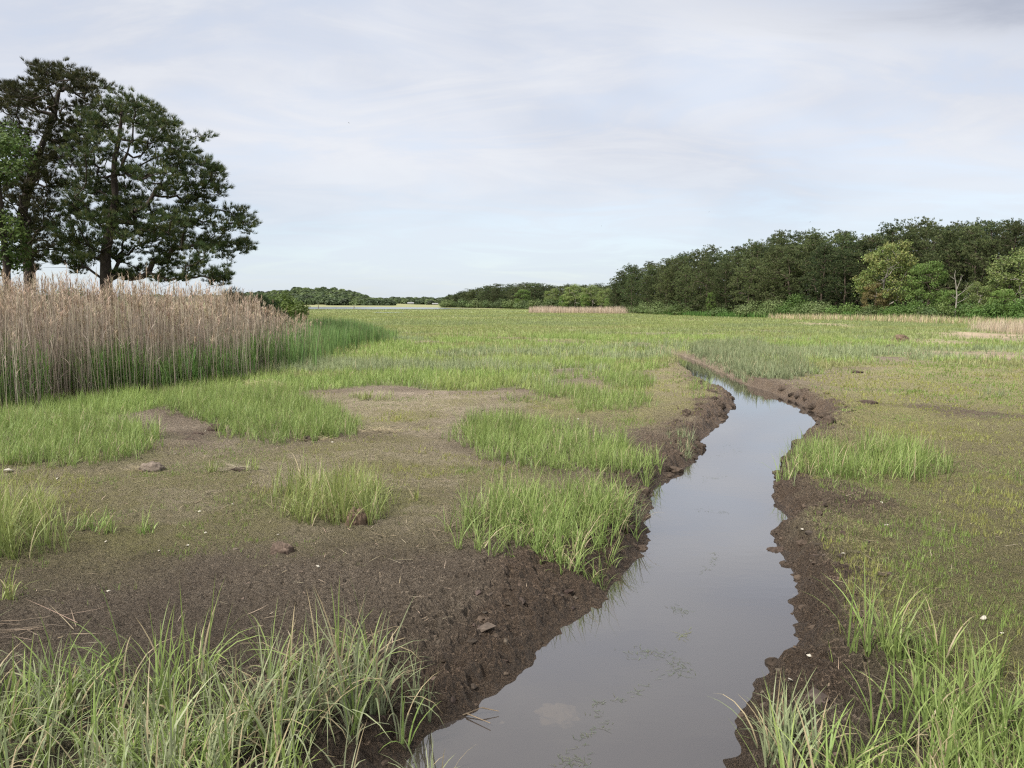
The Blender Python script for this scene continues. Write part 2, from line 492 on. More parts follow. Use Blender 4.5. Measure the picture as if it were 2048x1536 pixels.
# woodland ground: front edge (x pixel, distance) -> polygon
WOOD_EDGE = [(1225, 150), (1300, 132), (1400, 118), (1500, 107), (1600, 98), (1700, 90), (1800, 84), (1900, 78), (2000, 74), (2150, 71), (2400, 68)]
MID_EDGE = [(888, 330), (940, 300), (1000, 275), (1060, 250), (1140, 220), (1230, 195)]
def edge_pt(e, px):
    D = float(np.interp(px, [a for a, _ in e], [b for _, b in e]))
    return (px - 1024) / FPX * D, D
WOOD = np.array([edge_pt(WOOD_EDGE, a) for a, _ in WOOD_EDGE] + [(220, 80), (220, 260), (40, 260)])
MIDW = np.array([edge_pt(MID_EDGE, a) for a, _ in MID_EDGE] + [(70, 260), (70, 420), (-40, 420)])
MOUNDS = [(-215, 690, 75, 70, 8.0), (-165, 700, 45, 60, 2.0), (-330, 640, 90, 70, 7.0)]
PINE_KNOLL = (-19.0, 36.0, 10.0, 8.0, 0.5)

def creek_d(x, y):
    """distance outside the water's edge (negative in the water)"""
    d = np.full(x.shape, 50.0)
    k = (x > -9) & (x < 11) & (y > -8) & (y < 46)
    if k.any():
        xk, yk = x[k], y[k]
        d0 = -sdist(xk, yk, CREEK)
        near = np.exp(-(d0 / .5) ** 2)
        d[k] = d0 + near * (.16 * (fbm(xk * 3.1, yk * 3.1, 33, 3) - .5) + .09 * (fbm(xk * 9.5, yk * 9.5, 35, 2) - .5))
    return d

def cover_masks(x, y):
    """tall grass cover 0..1, mud, film, dry, straw at every ground point"""
    r = np.hypot(x, y)
    soft = 0.05 + 0.012 * r
    warp = (fbm(x * 1.1, y * 1.1, 31, 4) - 0.5)
    wamp = 0.25 + 0.03 * r
    def m(poly, grow=0.0, s=1.0):
        lo, hi = poly.min(0) - 3 - .1 * r.max() * 0, poly.max(0) + 3
        k = (x > lo[0]) & (x < hi[0]) & (y > lo[1]) & (y < hi[1])
        out = np.zeros(x.shape)
        if k.any():
            d = sdist(x[k], y[k], poly) + grow + warp[k] * 2 * wamp[k]
            out[k] = sstep(-soft[k] * s, soft[k] * s, d)
        return out
    tall = m(MEADOW)
    for h in HOLES:
        tall = tall * (1 - m(h) * (.74 + .26 * sstep(.38, .55, fbm(x / 2.0, y / .9, 75, 3))))
    patch = np.zeros(x.shape)
    for k, p in PW.items():
        patch = np.maximum(patch, m(p))
    film = np.zeros(x.shape)
    for p in FILM:
        film = np.maximum(film, m(p, 0, 6))
    dry = np.zeros(x.shape)
    for p in DRYZ:
        dry = np.maximum(dry, m(p, 0, 4) * (.45 + .55 * sstep(.36, .58, fbm(x * 1.2, y * 1.6, 79, 3))))
    dark = np.zeros(x.shape)
    for p in DARKZ:
        dark = np.maximum(dark, m(p, 0, 2))
    straw = np.zeros(x.shape)
    for p in STRAWZ:
        straw = np.maximum(straw, m(p, 0, 3) * (.35 + .65 * sstep(.35, .6, fbm(x / 1.7, y / .8, 73, 4))))
    return tall, patch, film, dry, dark, straw

def height(x, y, cd=None, fine=True):
    r = np.hypot(x, y)
    z = (fbm(x / 3.2, y / 3.2, 3, 3) - 0.5) * 0.10 * np.clip(r / 6, .3, 1) + (fbm(x / 22, y / 22, 5, 2) - 0.5) * 0.22 * sstep(18, 60, r)
    if cd is None:
        cd = creek_d(x, y)
    near = cd < 2.6
    if near.any():
        xn, yn, dn = x[near], y[near], cd[near]
        nz = fbm(xn * 2.3, yn * 2.3, 41, 4) - 0.5
        nz2 = fbm(xn * 7, yn * 7, 43, 3) - 0.5
        left = xn < np.interp(yn, right_line[:, 1], right_line[:, 0]) - 0.9
        w = np.where(left, 0.85, 0.55) * (0.75 + 0.8 * (fbm(xn * .7, yn * .7, 47, 2)))
        w = w * np.where(left, np.interp(yn, [3, 5.5, 8, 16, 22], [1.0, .9, .55, 0.45, .25]), np.interp(yn, [3, 9, 16, 22], [.72, .6, .65, .3]))
        de = np.maximum(dn, 0)
        t = np.clip((de + (0.34 * nz + 0.12 * nz2) * sstep(0, .3, de)) / w, 0, 1)
        # a scarp: gentle wet toe, steep crumbling lip, level top
        prof = np.where(left & (yn < 7), 0.34 * sstep(0, .3, t) + 0.33 * sstep(.2, .6, t) + 0.33 * sstep(.45, 1, t), 0.28 * sstep(0, .35, t) + 0.54 * sstep(.30, .72, t) + 0.18 * sstep(.6, 1, t))
        top = z[near]
        if fine:
            crag = np.abs(fbm(xn * 11, yn * 11, 51, 3) - .5) * 2
            top = top + sstep(.02, .2, de) * (1 - sstep(.5, 1.3, dn)) * (0.085 * (0.35 - crag) + .02 * (fbm(xn * 30, yn * 30, 52, 2) - .5))
        zz = WATER_Z + (top - WATER_Z) * prof
        if fine:
            crag = np.abs(fbm(xn * 9, yn * 9, 53, 3) - .5) * 2
            zz = zz + sstep(.0, .2, de) * (1 - prof) * 0.09 * (0.42 - crag)
            kb = (dn > 0) & (dn < 1.2)
            if kb.any():
                xb, yb = xn[kb], yn[kb]
                wx_ = xb + .03 * fbm(xb * 14, yb * 14, 57, 2)
                kd = np.interp(yb, [4, 7.5], [1.0, 1.9]) * np.where(left[kb], 1, 1.25)
                lm = kd * .050 * lumps(wx_ * 6.0, yb * 6.0 + .4 * xb, 55) * (.25 + vnoise(xb * 3, yb * 3, 60)) + kd * .022 * lumps(wx_ * 11, yb * 11, 56) + .034 * lumps(wx_ * 15, yb * 15, 58) + .017 * lumps(xb * 34, yb * 34, 59)
                add = np.zeros(xn.shape)
                lm = (lm - .045) * (1 - .65 * sstep(.45, .95, t[kb]))
                add[kb] = lm * sstep(-.02, .22, de[kb]) * (1 - sstep(.55, 1.15, dn[kb]))
                zz = zz + add
        zz = np.where(dn < 0, WATER_Z - 0.26 * sstep(0, .55, -dn) - 0.02 * sstep(0, .02, -dn), zz)
        z = z.copy()
        z[near] = zz
    far = r > 50
    if far.any():
        xf, yf = x[far], y[far]
        add = np.zeros(xf.shape)
        d = sdist(xf, yf, WOOD)
        add += 2.6 * sstep(0, 45, d)
        d = sdist(xf, yf, MIDW)
        add += 3.2 * sstep(0, 60, d)
        for cx, cy, rx, ry, h in MOUNDS:
            add += h * np.exp(-((xf - cx) / rx) ** 2 - ((yf - cy) / ry) ** 2)
        z = z.copy()
        z[far] += add
    cx, cy, rx, ry, h = PINE_KNOLL
    z = z + h * np.exp(-((x - cx) / rx) ** 2 - ((y - cy) / ry) ** 2)
    return z

def hz(x, y):
    return float(height(np.array([float(x)]), np.array([float(y)]), fine=False)[0])

def mud_relief(x, y, cd, tall):
    """crumbs, clods and footprints of the bare mud (only near the viewer)"""
    r = np.hypot(x, y)
    f = 1 - sstep(14, 26, r)
    a = fbm(x * 14, y * 14, 61, 3) - .5
    b = np.abs(fbm(x * 5, y * 5, 63, 3) - .5)
    c = fbm(x * 34, y * 34, 65, 2) - .5
    crumb = np.zeros(x.shape)
    k = (r < 16) & (r > 1) & (np.abs(np.arctan2(x, y)) < .9)
    xk, yk = x[k], y[k]
    m = sstep(.36, .6, fbm(xk * .9, yk * .9, 67, 3))
    crumb[k] = (.35 + .65 * m) * (.022 * lumps(xk * 19, yk * 19, 64) + .012 * lumps(xk * 46, yk * 46, 66))
    return sstep(0, .1, cd) * f * (1 - .6 * tall) * (0.034 * a + 0.036 * (0.2 - b) + 0.020 * c + crumb)

def build_ground():
    az = np.concatenate([np.linspace(-180, -66, 70, endpoint=False), np.linspace(-66, -37, 130, endpoint=False),
                         np.linspace(-37, 37, 1350, endpoint=False), np.linspace(37, 66, 130, endpoint=False), np.linspace(66, 180, 70, endpoint=False)])
    rad = np.concatenate([np.linspace(0.25, 2.4, 26, endpoint=False), np.geomspace(2.4, 45, 1150, endpoint=False),
                          np.geomspace(45, 400, 150, endpoint=False), np.geomspace(400, 1400, 50)])
    A, Rr = np.meshgrid(np.radians(az), rad)
    x, y = (Rr * np.sin(A)).ravel(), (Rr * np.cos(A)).ravel()
    cd = creek_d(x, y)
    tall, patch, film, dry, dark, straw = cover_masks(x, y)
    z = height(x, y, cd) + mud_relief(x, y, cd, tall)
    r = np.hypot(x, y)
    # zones
    lip = fbm(x * 1.6, y * 1.6, 71, 3)
    rs_ = x > np.interp(y, right_line[:, 1], right_line[:, 0])
    wet = (1 - np.where(rs_, sstep(.12, .48, cd + (lip - .5) * .6), sstep(0.22, 0.75, cd + (lip - .5) * 0.9))) * (r < 60)
    wet = wet * (1 - .9 * sstep(17, 23, r))
    wet = np.maximum(wet, dark * .75)
    green = np.maximum(tall, patch * 0.25) * np.where(r > 20, sstep(.0, .2, cd), sstep(.15, .6, cd))
    green = np.where(r > 250, .62, green)
    green = green * np.where(r < 30, 0.75, 1.0)
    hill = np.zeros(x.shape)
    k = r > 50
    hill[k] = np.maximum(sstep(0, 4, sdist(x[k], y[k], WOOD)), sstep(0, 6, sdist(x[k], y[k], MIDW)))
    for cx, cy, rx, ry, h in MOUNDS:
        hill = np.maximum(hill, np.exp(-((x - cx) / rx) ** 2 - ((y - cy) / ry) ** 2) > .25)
    zone = np.stack([wet, green, dry, np.ones_like(x)], 1)
    film = film * (1 - .45 * dry) * np.where(x > np.interp(y, right_line[:, 1], right_line[:, 0]), .75, .66) * (1 + .45 * sstep(.38, .58, fbm(x * .8, y * 1.1, 77, 4)))
    cover = np.stack([film * (1 - wet), straw, hill, np.ones_like(x)], 1)
    nr, na = len(rad), len(az)
    i = np.arange(nr - 1)[:, None] * na
    j = np.arange(na)[None, :]
    j2 = (j + 1) % na
    Q = np.stack([i + j, i + j2, i + na + j2, i + na + j], -1).reshape(-1, 4)[:, ::-1]
    V = np.stack([x, y, z], 1)
    V = np.concatenate([V, [[0, 0, float(z[:na].mean())]]])
    zone = np.concatenate([zone, zone[:1]]); cover = np.concatenate([cover, cover[:1]])
    T = np.stack([np.full(na, len(V) - 1), (np.arange(na) + 1) % na, np.arange(na)], 1)
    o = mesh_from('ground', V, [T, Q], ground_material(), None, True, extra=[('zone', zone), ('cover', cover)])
    tag(o, 'brown tidal mud and green salt marsh ground', None, None, 'structure')

build_ground()

# ------------------------------------------------------------------ water
def water_material(name, murk_a, murk_b, clear, bump, rough=.02, power=2.0):
    m, nt, N, L = new_mat(name)
    out = N.new('ShaderNodeOutputMaterial')
    geo = N.new('ShaderNodeNewGeometry')
    n1 = N.new('ShaderNodeTexNoise'); n1.inputs['Scale'].default_value = 0.9; n1.inputs['Detail'].default_value = 3
    L.new(geo.outputs['Position'], n1.inputs['Vector'])
    col = mixc(N, L, n1.outputs['Fac'], murk_a, murk_b)
    df = N.new('ShaderNodeBsdfDiffuse'); L.new(col, df.inputs['Color'])
    tr = N.new('ShaderNodeBsdfTransparent'); tr.inputs['Color'].default_value = (.62, .58, .50, 1)
    body = N.new('ShaderNodeMixShader'); body.inputs[0].default_value = clear
    L.new(df.outputs[0], body.inputs[1]); L.new(tr.outputs[0], body.inputs[2])
    gl = N.new('ShaderNodeBsdfGlossy'); gl.inputs['Roughness'].default_value = rough
    n2 = N.new('ShaderNodeTexNoise'); n2.inputs['Scale'].default_value = 7; n2.inputs['Detail'].default_value = 3
    mp = N.new('ShaderNodeMapping'); mp.inputs['Scale'].default_value = (0.7, 1.3, 1)
    L.new(geo.outputs['Position'], mp.inputs[0]); L.new(mp.outputs[0], n2.inputs['Vector'])
    bp = N.new('ShaderNodeBump'); bp.inputs['Strength'].default_value = bump; bp.inputs['Distance'].default_value = 0.01
    L.new(n2.outputs['Fac'], bp.inputs['Height']); L.new(bp.outputs[0], gl.inputs['Normal'])
    fr = N.new('ShaderNodeLayerWeight'); fr.inputs['Blend'].default_value = .5
    L.new(bp.outputs[0], fr.inputs['Normal'])
    pw = N.new('ShaderNodeMath'); pw.operation = 'POWER'; pw.inputs[1].default_value = power
    L.new(fr.outputs['Facing'], pw.inputs[0])
    mx = N.new('ShaderNodeMixShader')
    L.new(pw.outputs[0], mx.inputs[0]); L.new(body.outputs[0], mx.inputs[1]); L.new(gl.outputs[0], mx.inputs[2])
    L.new(mx.outputs[0], out.inputs['Surface'])
    return m

M_CREEK = water_material('creek_water', (.046, .038, .034), (.062, .052, .048), 0.40, 0.05, .015, 1.9)
M_BAY = water_material('bay_water', (.10, .11, .11), (.12, .13, .13), 0.0, 0.05, .12)
def sheet(name, poly, z, mat, label):
    poly = np.asarray(poly, float)
    V = np.concatenate([poly, np.full((len(poly), 1), z)], 1)
    me = bpy.data.meshes.new(name)
    me.from_pydata(V.tolist(), [], [list(range(len(V)))])
    me.materials.append(mat)
    o = bpy.data.objects.new(name, me)
    COL.objects.link(o)
    if me.polygons[0].normal.z < 0:
        me.flip_normals()
    return tag(o, label, None, None, 'structure')
wl = np.concatenate([tail_l[::-1] + (-.5, 0), lb + (-.45, 0), up_l + (-.5, -.4)])
wr = np.concatenate([tail_r[::-1] + (.5, 0), rb + (.45, 0), up_r + (.5, .4)])
sheet('creek_water', np.concatenate([wl, wr[::-1]]), WATER_Z, M_CREEK, 'still murky creek water reflecting the pale sky')
sheet('bay_water', [((p - 1024) / FPX * D, D) for p, D in ((604, 232), (740, 222), (880, 226), (960, 240), (905, 262), (880, 305), (770, 345), (640, 350), (560, 330))], 0.16, M_BAY, 'pale strip of open water beyond the marsh')
px0, py0 = ground_at(775, 626)
sheet('pool_water', [(px0 - 2.6, py0 - 2), (px0 + 2.8, py0 - 2), (px0 + 3.6, py0), (px0 + 1, py0 + 3), (px0 - 2.4, py0 + 2)], 0.11, M_BAY, 'small pale pool in the far marsh')

# ------------------------------------------------------------------ grass
HUES = {
    'fresh': ((.165, .240, .068), (.230, .290, .095)),
    'pale': ((.185, .225, .115), (.265, .285, .175)),
    'yellow': ((.235, .265, .085), (.200, .25, .085)),
    'meadow': ((.195, .245, .080), (.235, .280, .092)),
    'grey': ((.185, .225, .120), (.22, .25, .14)),
    'deep': ((.085, .150, .040), (.12, .18, .05)),
    'drab': ((.215, .215, .10), (.22, .235, .10)),
    'far': ((.205, .245, .092), (.215, .255, .098)),
    'far_light': ((.22, .255, .092), (.23, .262, .098)),
    'far_grey': ((.185, .22, .105), (.195, .23, .11)),
}
STRAWC = (.36, .30, .19)

def in_poly_points(poly, n_per_m2, soft=0.2, rng=RNG, warp=0.35, clump=0.0):
    lo, hi = poly.min(0) - .5, poly.max(0) + .5
    n = int((hi[0] - lo[0]) * (hi[1] - lo[1]) * n_per_m2)
    x, y = rng.uniform(lo[0], hi[0], n), rng.uniform(lo[1], hi[1], n)
    d = sdist(x, y, poly) + (fbm(x * 1.8, y * 1.8, 81, 3) - .5) * 2 * warp
    keep = rng.uniform(0, 1, n) < sstep(-soft, soft * 1.5, d)
    if clump:
        keep &= rng.uniform(0, 1, n) < 1 - clump + clump * sstep(.40, .58, fbm(x * 3.4, y * 3.4, 83, 2))
    return x[keep], y[keep]

def shoots(acc, x, y, h, w, hue, nb=5, straw=0.1, seg=4, arch=1.0, hv=0.25, rng=RNG, gain=1.0):
    """cordgrass shoots: nb leaves fanning up from each base point"""
    n = len(x)
    if n == 0:
        return
    cd = creek_d(x, y)
    z = height(x, y, cd) - 0.015
    P = np.stack([x, y, z], 1)
    vig = (0.42 + 1.16 * fbm(x * 2.6, y * 2.6, 91, 4))
    hs = h * vig * rng.uniform(1 - hv, 1 + hv, n)
    lean_az = rng.uniform(0, 2 * math.pi, n)
    lean = np.abs(rng.normal(0, .16, n))
    ca, cb = np.array(HUES[hue][0]), np.array(HUES[hue][1])
    mixv = rng.uniform(0, 1, (n, 1))
    base = (ca * (1 - mixv) + cb * mixv) * gain
    PP = np.repeat(P, nb, 0) + rng.normal(0, .012, (n * nb, 3)) * (1, 1, 0)
    k = np.tile(np.arange(nb), n)
    az = rng.uniform(0, 2 * math.pi, n * nb)
    inner = (k == 0)
    tilt = np.where(inner, .04, rng.uniform(.08, .42, n * nb))
    bend = np.where(inner, rng.uniform(.05, .5, n * nb), rng.uniform(.15, 1.5, n * nb) ** 1.2 * arch)
    hh = np.repeat(hs, nb) * np.where(inner, 1.0, rng.uniform(.55, 1.0, n * nb))
    lx = np.repeat(np.cos(lean_az) * lean, nb) + np.cos(az) * tilt
    ly = np.repeat(np.sin(lean_az) * lean, nb) + np.sin(az) * tilt
    az2, tilt2 = np.arctan2(ly, lx), np.hypot(lx, ly)
    c = np.repeat(base, nb, 0) * (1 + .16 * rng.uniform(-1, 1, (n * nb, 1)))
    dead = rng.uniform(0, 1, n * nb) < straw
    c[dead] = np.array(STRAWC) * rng.uniform(.7, 1.15, (dead.sum(), 1))
    bend = np.where(dead, bend + .7 * rng.uniform(0, 1, n * nb), bend)
    tip = c * (1.06, 1.02, .9)
    ww = w * rng.uniform(.7, 1.25, n * nb)
    blades(acc, PP, hh, ww, az2, tilt2, bend, c, seg, rng, tip)

def patch_thing(key, name, label, cat, h, dens, hue, nb=5, w=.008, straw=.1, arch=1.0, seg=5, group=None, warp=.3, more=(), hue2=None, clump=.45):
    a = Acc()
    x, y = in_poly_points(PW[key], dens, .16, warp=warp, clump=clump)
    cd = creek_d(x, y)
    k = cd > 0.03
    x, y = x[k], y[k]
    shoots(a, x, y, h, w, hue, nb, straw, seg, arch)
    for (px, py, hh, n, sp, hu) in more:               # single outlying tufts
        gx, gy = ground_at(px, py)
        xx, yy = gx + RNG.normal(0, sp, n), gy + RNG.normal(0, sp, n)
        dry_land = creek_d(xx, yy) > .10
        shoots(a, xx[dry_land], yy[dry_land], hh, w, hu, nb, straw, seg, arch)
    if hue2:
        x, y = in_poly_points(PW[key], dens * .8, .16, warp=warp, clump=clump)
        k = creek_d(x, y) > .03
        shoots(a, x[k], y[k], h * .95, w, hue2, nb, straw * .4, seg, arch * .7)
    o = a.build(name, M_GRASS)
    return tag(o, label, cat, group)

CL = 'cordgrass clumps on the mud'
patch_thing('front_left', 'grass_clump', 'sprawling pale green cordgrass with arching dry blades filling the bottom left corner', 'grass clump', .47, 120, 'pale', 6, .0105, .2, 1.6, 6, CL, hue2='fresh', clump=.68, warp=.2,
            more=[(738, 1345, .56, 4, .03, 'fresh'), (760, 1410, .5, 7, .08, 'pale'), (560, 1370, .5, 5, .07, 'fresh'), (365, 1380, .5, 6, .08, 'fresh'), (215, 1390, .46, 5, .07, 'fresh'),
                  (645, 1385, .52, 5, .05, 'fresh')])
patch_thing('left_edge', 'grass_clump', 'bright green cordgrass clump cut by the left edge above the dark mud', 'grass clump', .44, 220, 'yellow', 6, .0085, .08, .9, 5, CL,
            )
patch_thing('middle', 'grass_clump', 'loose yellow green cordgrass clump with a mud lump at its foot', 'grass clump', .43, 250, 'yellow', 6, .0085, .14, 1.1, 5, CL, warp=.15,
            )
patch_thing('creek_edge', 'grass_clump', 'dense rounded cordgrass clump hanging over the left bank of the creek', 'grass clump', .41, 340, 'fresh', 6, .0085, .13, 1.2, 6, CL,
            more=[(965, 1080, .4, 5, .06, 'fresh'), (1285, 1040, .4, 10, .07, 'grey')])
patch_thing('long', 'grass_clump', 'long bright cordgrass strip running across the mud to the creek bend', 'grass clump', .33, 260, 'fresh', 5, .0075, .07, 1.0, 4, CL)
patch_thing('tongue', 'grass_clump', 'broad tongue of bright cordgrass between two brown mud bays', 'grass clump', .36, 230, 'fresh', 5, .008, .05, .9, 4, CL)
patch_thing('left_mid', 'grass_clump', 'wide low cordgrass patch in front of the reeds at the left edge', 'grass clump', .36, 230, 'fresh', 5, .008, .06, .9, 4, CL)
patch_thing('right_bank', 'grass_clump', 'single row of tall cordgrass standing on the right bank of the creek', 'grass clump', .39, 260, 'fresh', 5, .008, .10, .9, 4, CL, warp=.15,
            more=[(1555, 975, .3, 5, .1, 'grey')])
patch_thing('front_right', 'grass_clump', 'tall lush cordgrass clump filling the bottom right corner', 'grass clump', .43, 290, 'fresh', 6, .0098, .10, 1.0, 6, CL, clump=.25, warp=.2,
            more=[(1785, 1335, .40, 14, .06, 'fresh'), (1880, 1345, .42, 9, .05, 'fresh'), (1710, 1325, .4, 4, .03, 'fresh'), (1568, 1500, .36, 20, .09, 'grey'), (1975, 1370, .35, 5, .08, 'fresh')])
patch_thing('mid_a', 'grass_clump', 'ragged cordgrass island on the mud flat behind the long strip', 'grass clump', .34, 170, 'fresh', 4, .009, .06, .9, 3, CL)
patch_thing('mid_b', 'grass_clump', 'small cordgrass island just behind the ragged one', 'grass clump', .32, 170, 'fresh', 4, .009, .06, .9, 3, CL)
patch_thing('mid_c', 'grass_clump', 'thin line of cordgrass tufts on the pale mud flat', 'grass clump', .26, 90, 'fresh', 4, .009, .06, .9, 3, CL, warp=.15)
patch_thing('mid_d', 'grass_clump', 'thin straggle of cordgrass near the straw heap', 'grass clump', .24, 110, 'yellow', 4, .009, .06, .9, 3, CL, warp=.15)
patch_thing('bank_tuft', 'grass_clump', 'grey green tuft on the crumbling corner of the left bank', 'grass clump', .26, 200, 'grey', 5, .008, .12, 1, 4, CL, warp=.1)
patch_thing('inner_tuft', 'grass_clump', 'small tuft on the inside of the creek bend', 'grass clump', .3, 80, 'fresh', 4, .009, .06, .9, 3, CL, warp=.15)
patch_thing('right_tuft', 'grass_clump', 'pale isolated tuft on the olive flat near the right edge', 'grass clump', .34, 60, 'pale', 4, .009, .1, .9, 3, CL, warp=.15)
def tuft_thing(label, px, py, h, n, sp, hue, w=.009):
    a = Acc()
    gx, gy = ground_at(px, py)
    shoots(a, gx + RNG.normal(0, sp, n), gy + RNG.normal(0, sp, n), h, w, hue, 5, .12, 5, 1.0)
    tag(a.build('grass_tuft', M_GRASS), label, 'grass tuft', 'small tufts alone on the mud')
for args in (('small tuft nearest the left edge clump in a row of three', 160, 1058, .26, 7, .06, 'fresh'), ('middle tuft in the row of three beside the left edge clump', 212, 1064, .26, 9, .05, 'fresh'),
             ('last tuft in the row of three beside the left edge clump', 285, 1060, .27, 8, .05, 'fresh'), ('thin tuft left of the grey dead tuft before the grass tongue', 428, 950, .26, 6, .05, 'yellow'),
             ('thin tuft right of the grey dead tuft before the grass tongue', 505, 944, .28, 6, .05, 'yellow'), ('two short shoots standing alone left of the loose grass clump', 495, 990, .2, 2, .02, 'fresh'),
             ('few shoots leaning just right of the loose grass clump', 828, 1005, .24, 3, .03, 'yellow'), ('single tall shoot on dark mud below the left edge clump', 22, 1200, .36, 4, .02, 'yellow'),
             ('lone shoot right of the tall grass row on the right bank', 1945, 988, .28, 4, .02, 'fresh'), ('upright pale shoots on the near left bank above the water', 842, 1388, .36, 4, .03, 'pale'),
             ('arching pale shoots at the water edge by the bottom left grass', 850, 1500, .32, 5, .04, 'pale'), ('yellowish tuft alone on the olive flat near the right edge', 1985, 752, .26, 12, .1, 'yellow'),
             ('small tuft on the olive flat left of the dark clod', 1690, 830, .12, 5, .05, 'fresh'), ('pale tuft on the left flat between the ragged island and the bend', 1395, 800, .26, 9, .12, 'fresh')):
    tuft_thing(*args)
patch_thing('far_bank', 'grass_clump', 'grey green tall grass leaning over the far bend of the creek', 'grass clump', .34, 170, 'grey', 4, .014, .06, 1.1, 3, CL)

def polar_points(r0, r1, dens, half=R(40), rng=RNG):
    n = int(half * (r1 * r1 - r0 * r0) * dens)
    r = np.sqrt(rng.uniform(r0 * r0, r1 * r1, n))
    a = rng.uniform(-half, half, n)
    return r * np.sin(a), r * np.cos(a)

def meadow():
    a = Acc()
    for r0, r1, dens, w, nb, seg, hm in ((8, 16, 190, .009, 4, 3, .30), (16, 26, 110, .013, 4, 3, .28), (26, 45, 44, .022, 3, 2, .26), (45, 80, 26, .026, 3, 2, .22), (80, 150, 9.0, .05, 3, 2, .20), (150, 250, 2.2, .11, 3, 2, .18)):
        x, y = polar_points(r0, r1, dens)
        tall, patch, film, dry, dark, straw = cover_masks(x, y)
        cd = creek_d(x, y)
        k = (RNG.uniform(0, 1, len(x)) < tall) & (cd > np.where(np.hypot(x, y) > 20, .02, .12))
        if r1 > 60:
            k &= (sdist(x, y, WOOD) < 0) & (sdist(x, y, MIDW) < 0)
        x, y = x[k], y[k]
        n1 = fbm(x / 7, y / 2.2, 95, 4)
        n2 = fbm(x / 30, y / 8, 97, 3)
        hue = np.digitize(n1 + .9 * (n2 - .5), [.34, .43, .57, .64])
        lift = 1 + .8 * np.exp(-(creek_d(x, y) / .5) ** 2)
        hgt = np.array([1.2, .95, 1.0, 1.05, .8])
        names = ('grey', 'meadow', 'fresh', 'fresh', 'drab') if r1 < 50 else ('far_grey', 'far', 'far', 'far_light', 'drab')
        for i, hu in enumerate(names):
            q = hue == i
            shoots(a, x[q], y[q], hm * hgt[i] * lift[q], w, hu, nb, .04, seg, .9, .3, gain=1.18 if r1 < 50 else 1.06)
    o = a.build('meadow_grass', M_GRASS)
    tag(o, 'fresh green salt meadow grass spreading from the mud to the woods', 'grass', None, 'stuff')
meadow()

def sprouts():
    """short seedlings on the mud"""
    a = Acc()
    for r0, r1, dens, w, hs in ((2.6, 6, 2400, .0034, .062), (6, 10, 1700, .0045, .06), (10, 16, 800, .007, .06), (16, 30, 170, .015, .07)):
        x, y = polar_points(r0, r1, dens, R(42))
        tall, patch, film, dry, dark, straw = cover_masks(x, y)
        cd = creek_d(x, y)
        cl = fbm(x * 1.5, y * 1.5, 101, 4)
        cl2 = fbm(x * 5, y * 5, 103, 2)
        right = (x > np.interp(y, right_line[:, 1], right_line[:, 0]))
        p = film * np.where(right, .45 + .55 * sstep(.34, .52, cl), .75 * sstep(.40, .58, cl)) * (.3 + .7 * sstep(.3, .55, cl2))
        k = (RNG.uniform(0, 1, len(x)) < p) & (cd > .25)
        x, y = x[k], y[k]
        n = len(x)
        z = height(x, y, creek_d(x, y)) - .004
        P = np.stack([x, y, z], 1)
        c = jit((.250, .265, .075), n, .2, .08)
        gr = fbm(x * .6, y * .6, 107, 3) > .55
        c[gr] = jit((.180, .245, .062), int(gr.sum()), .2, .08)
        big = RNG.uniform(0, 1, n)
        h = hs * (.5 + 1.1 * big ** 2) * (0.7 + .8 * vnoise(x * .8, y * .8, 109))
        for rep in range(2):
            blades(a, P + RNG.normal(0, .006, P.shape) * (1, 1, 0), h * RNG.uniform(.6, 1, n), w, RNG.uniform(0, 6.28, n), RNG.uniform(0, .35, n), RNG.uniform(0, .7, n), c, 2)
    o = a.build('short_grass', M_GRASS)
    tag(o, 'thin yellow green seedlings sprouting from the wet mud', 'seedlings', None, 'stuff')
sprouts()

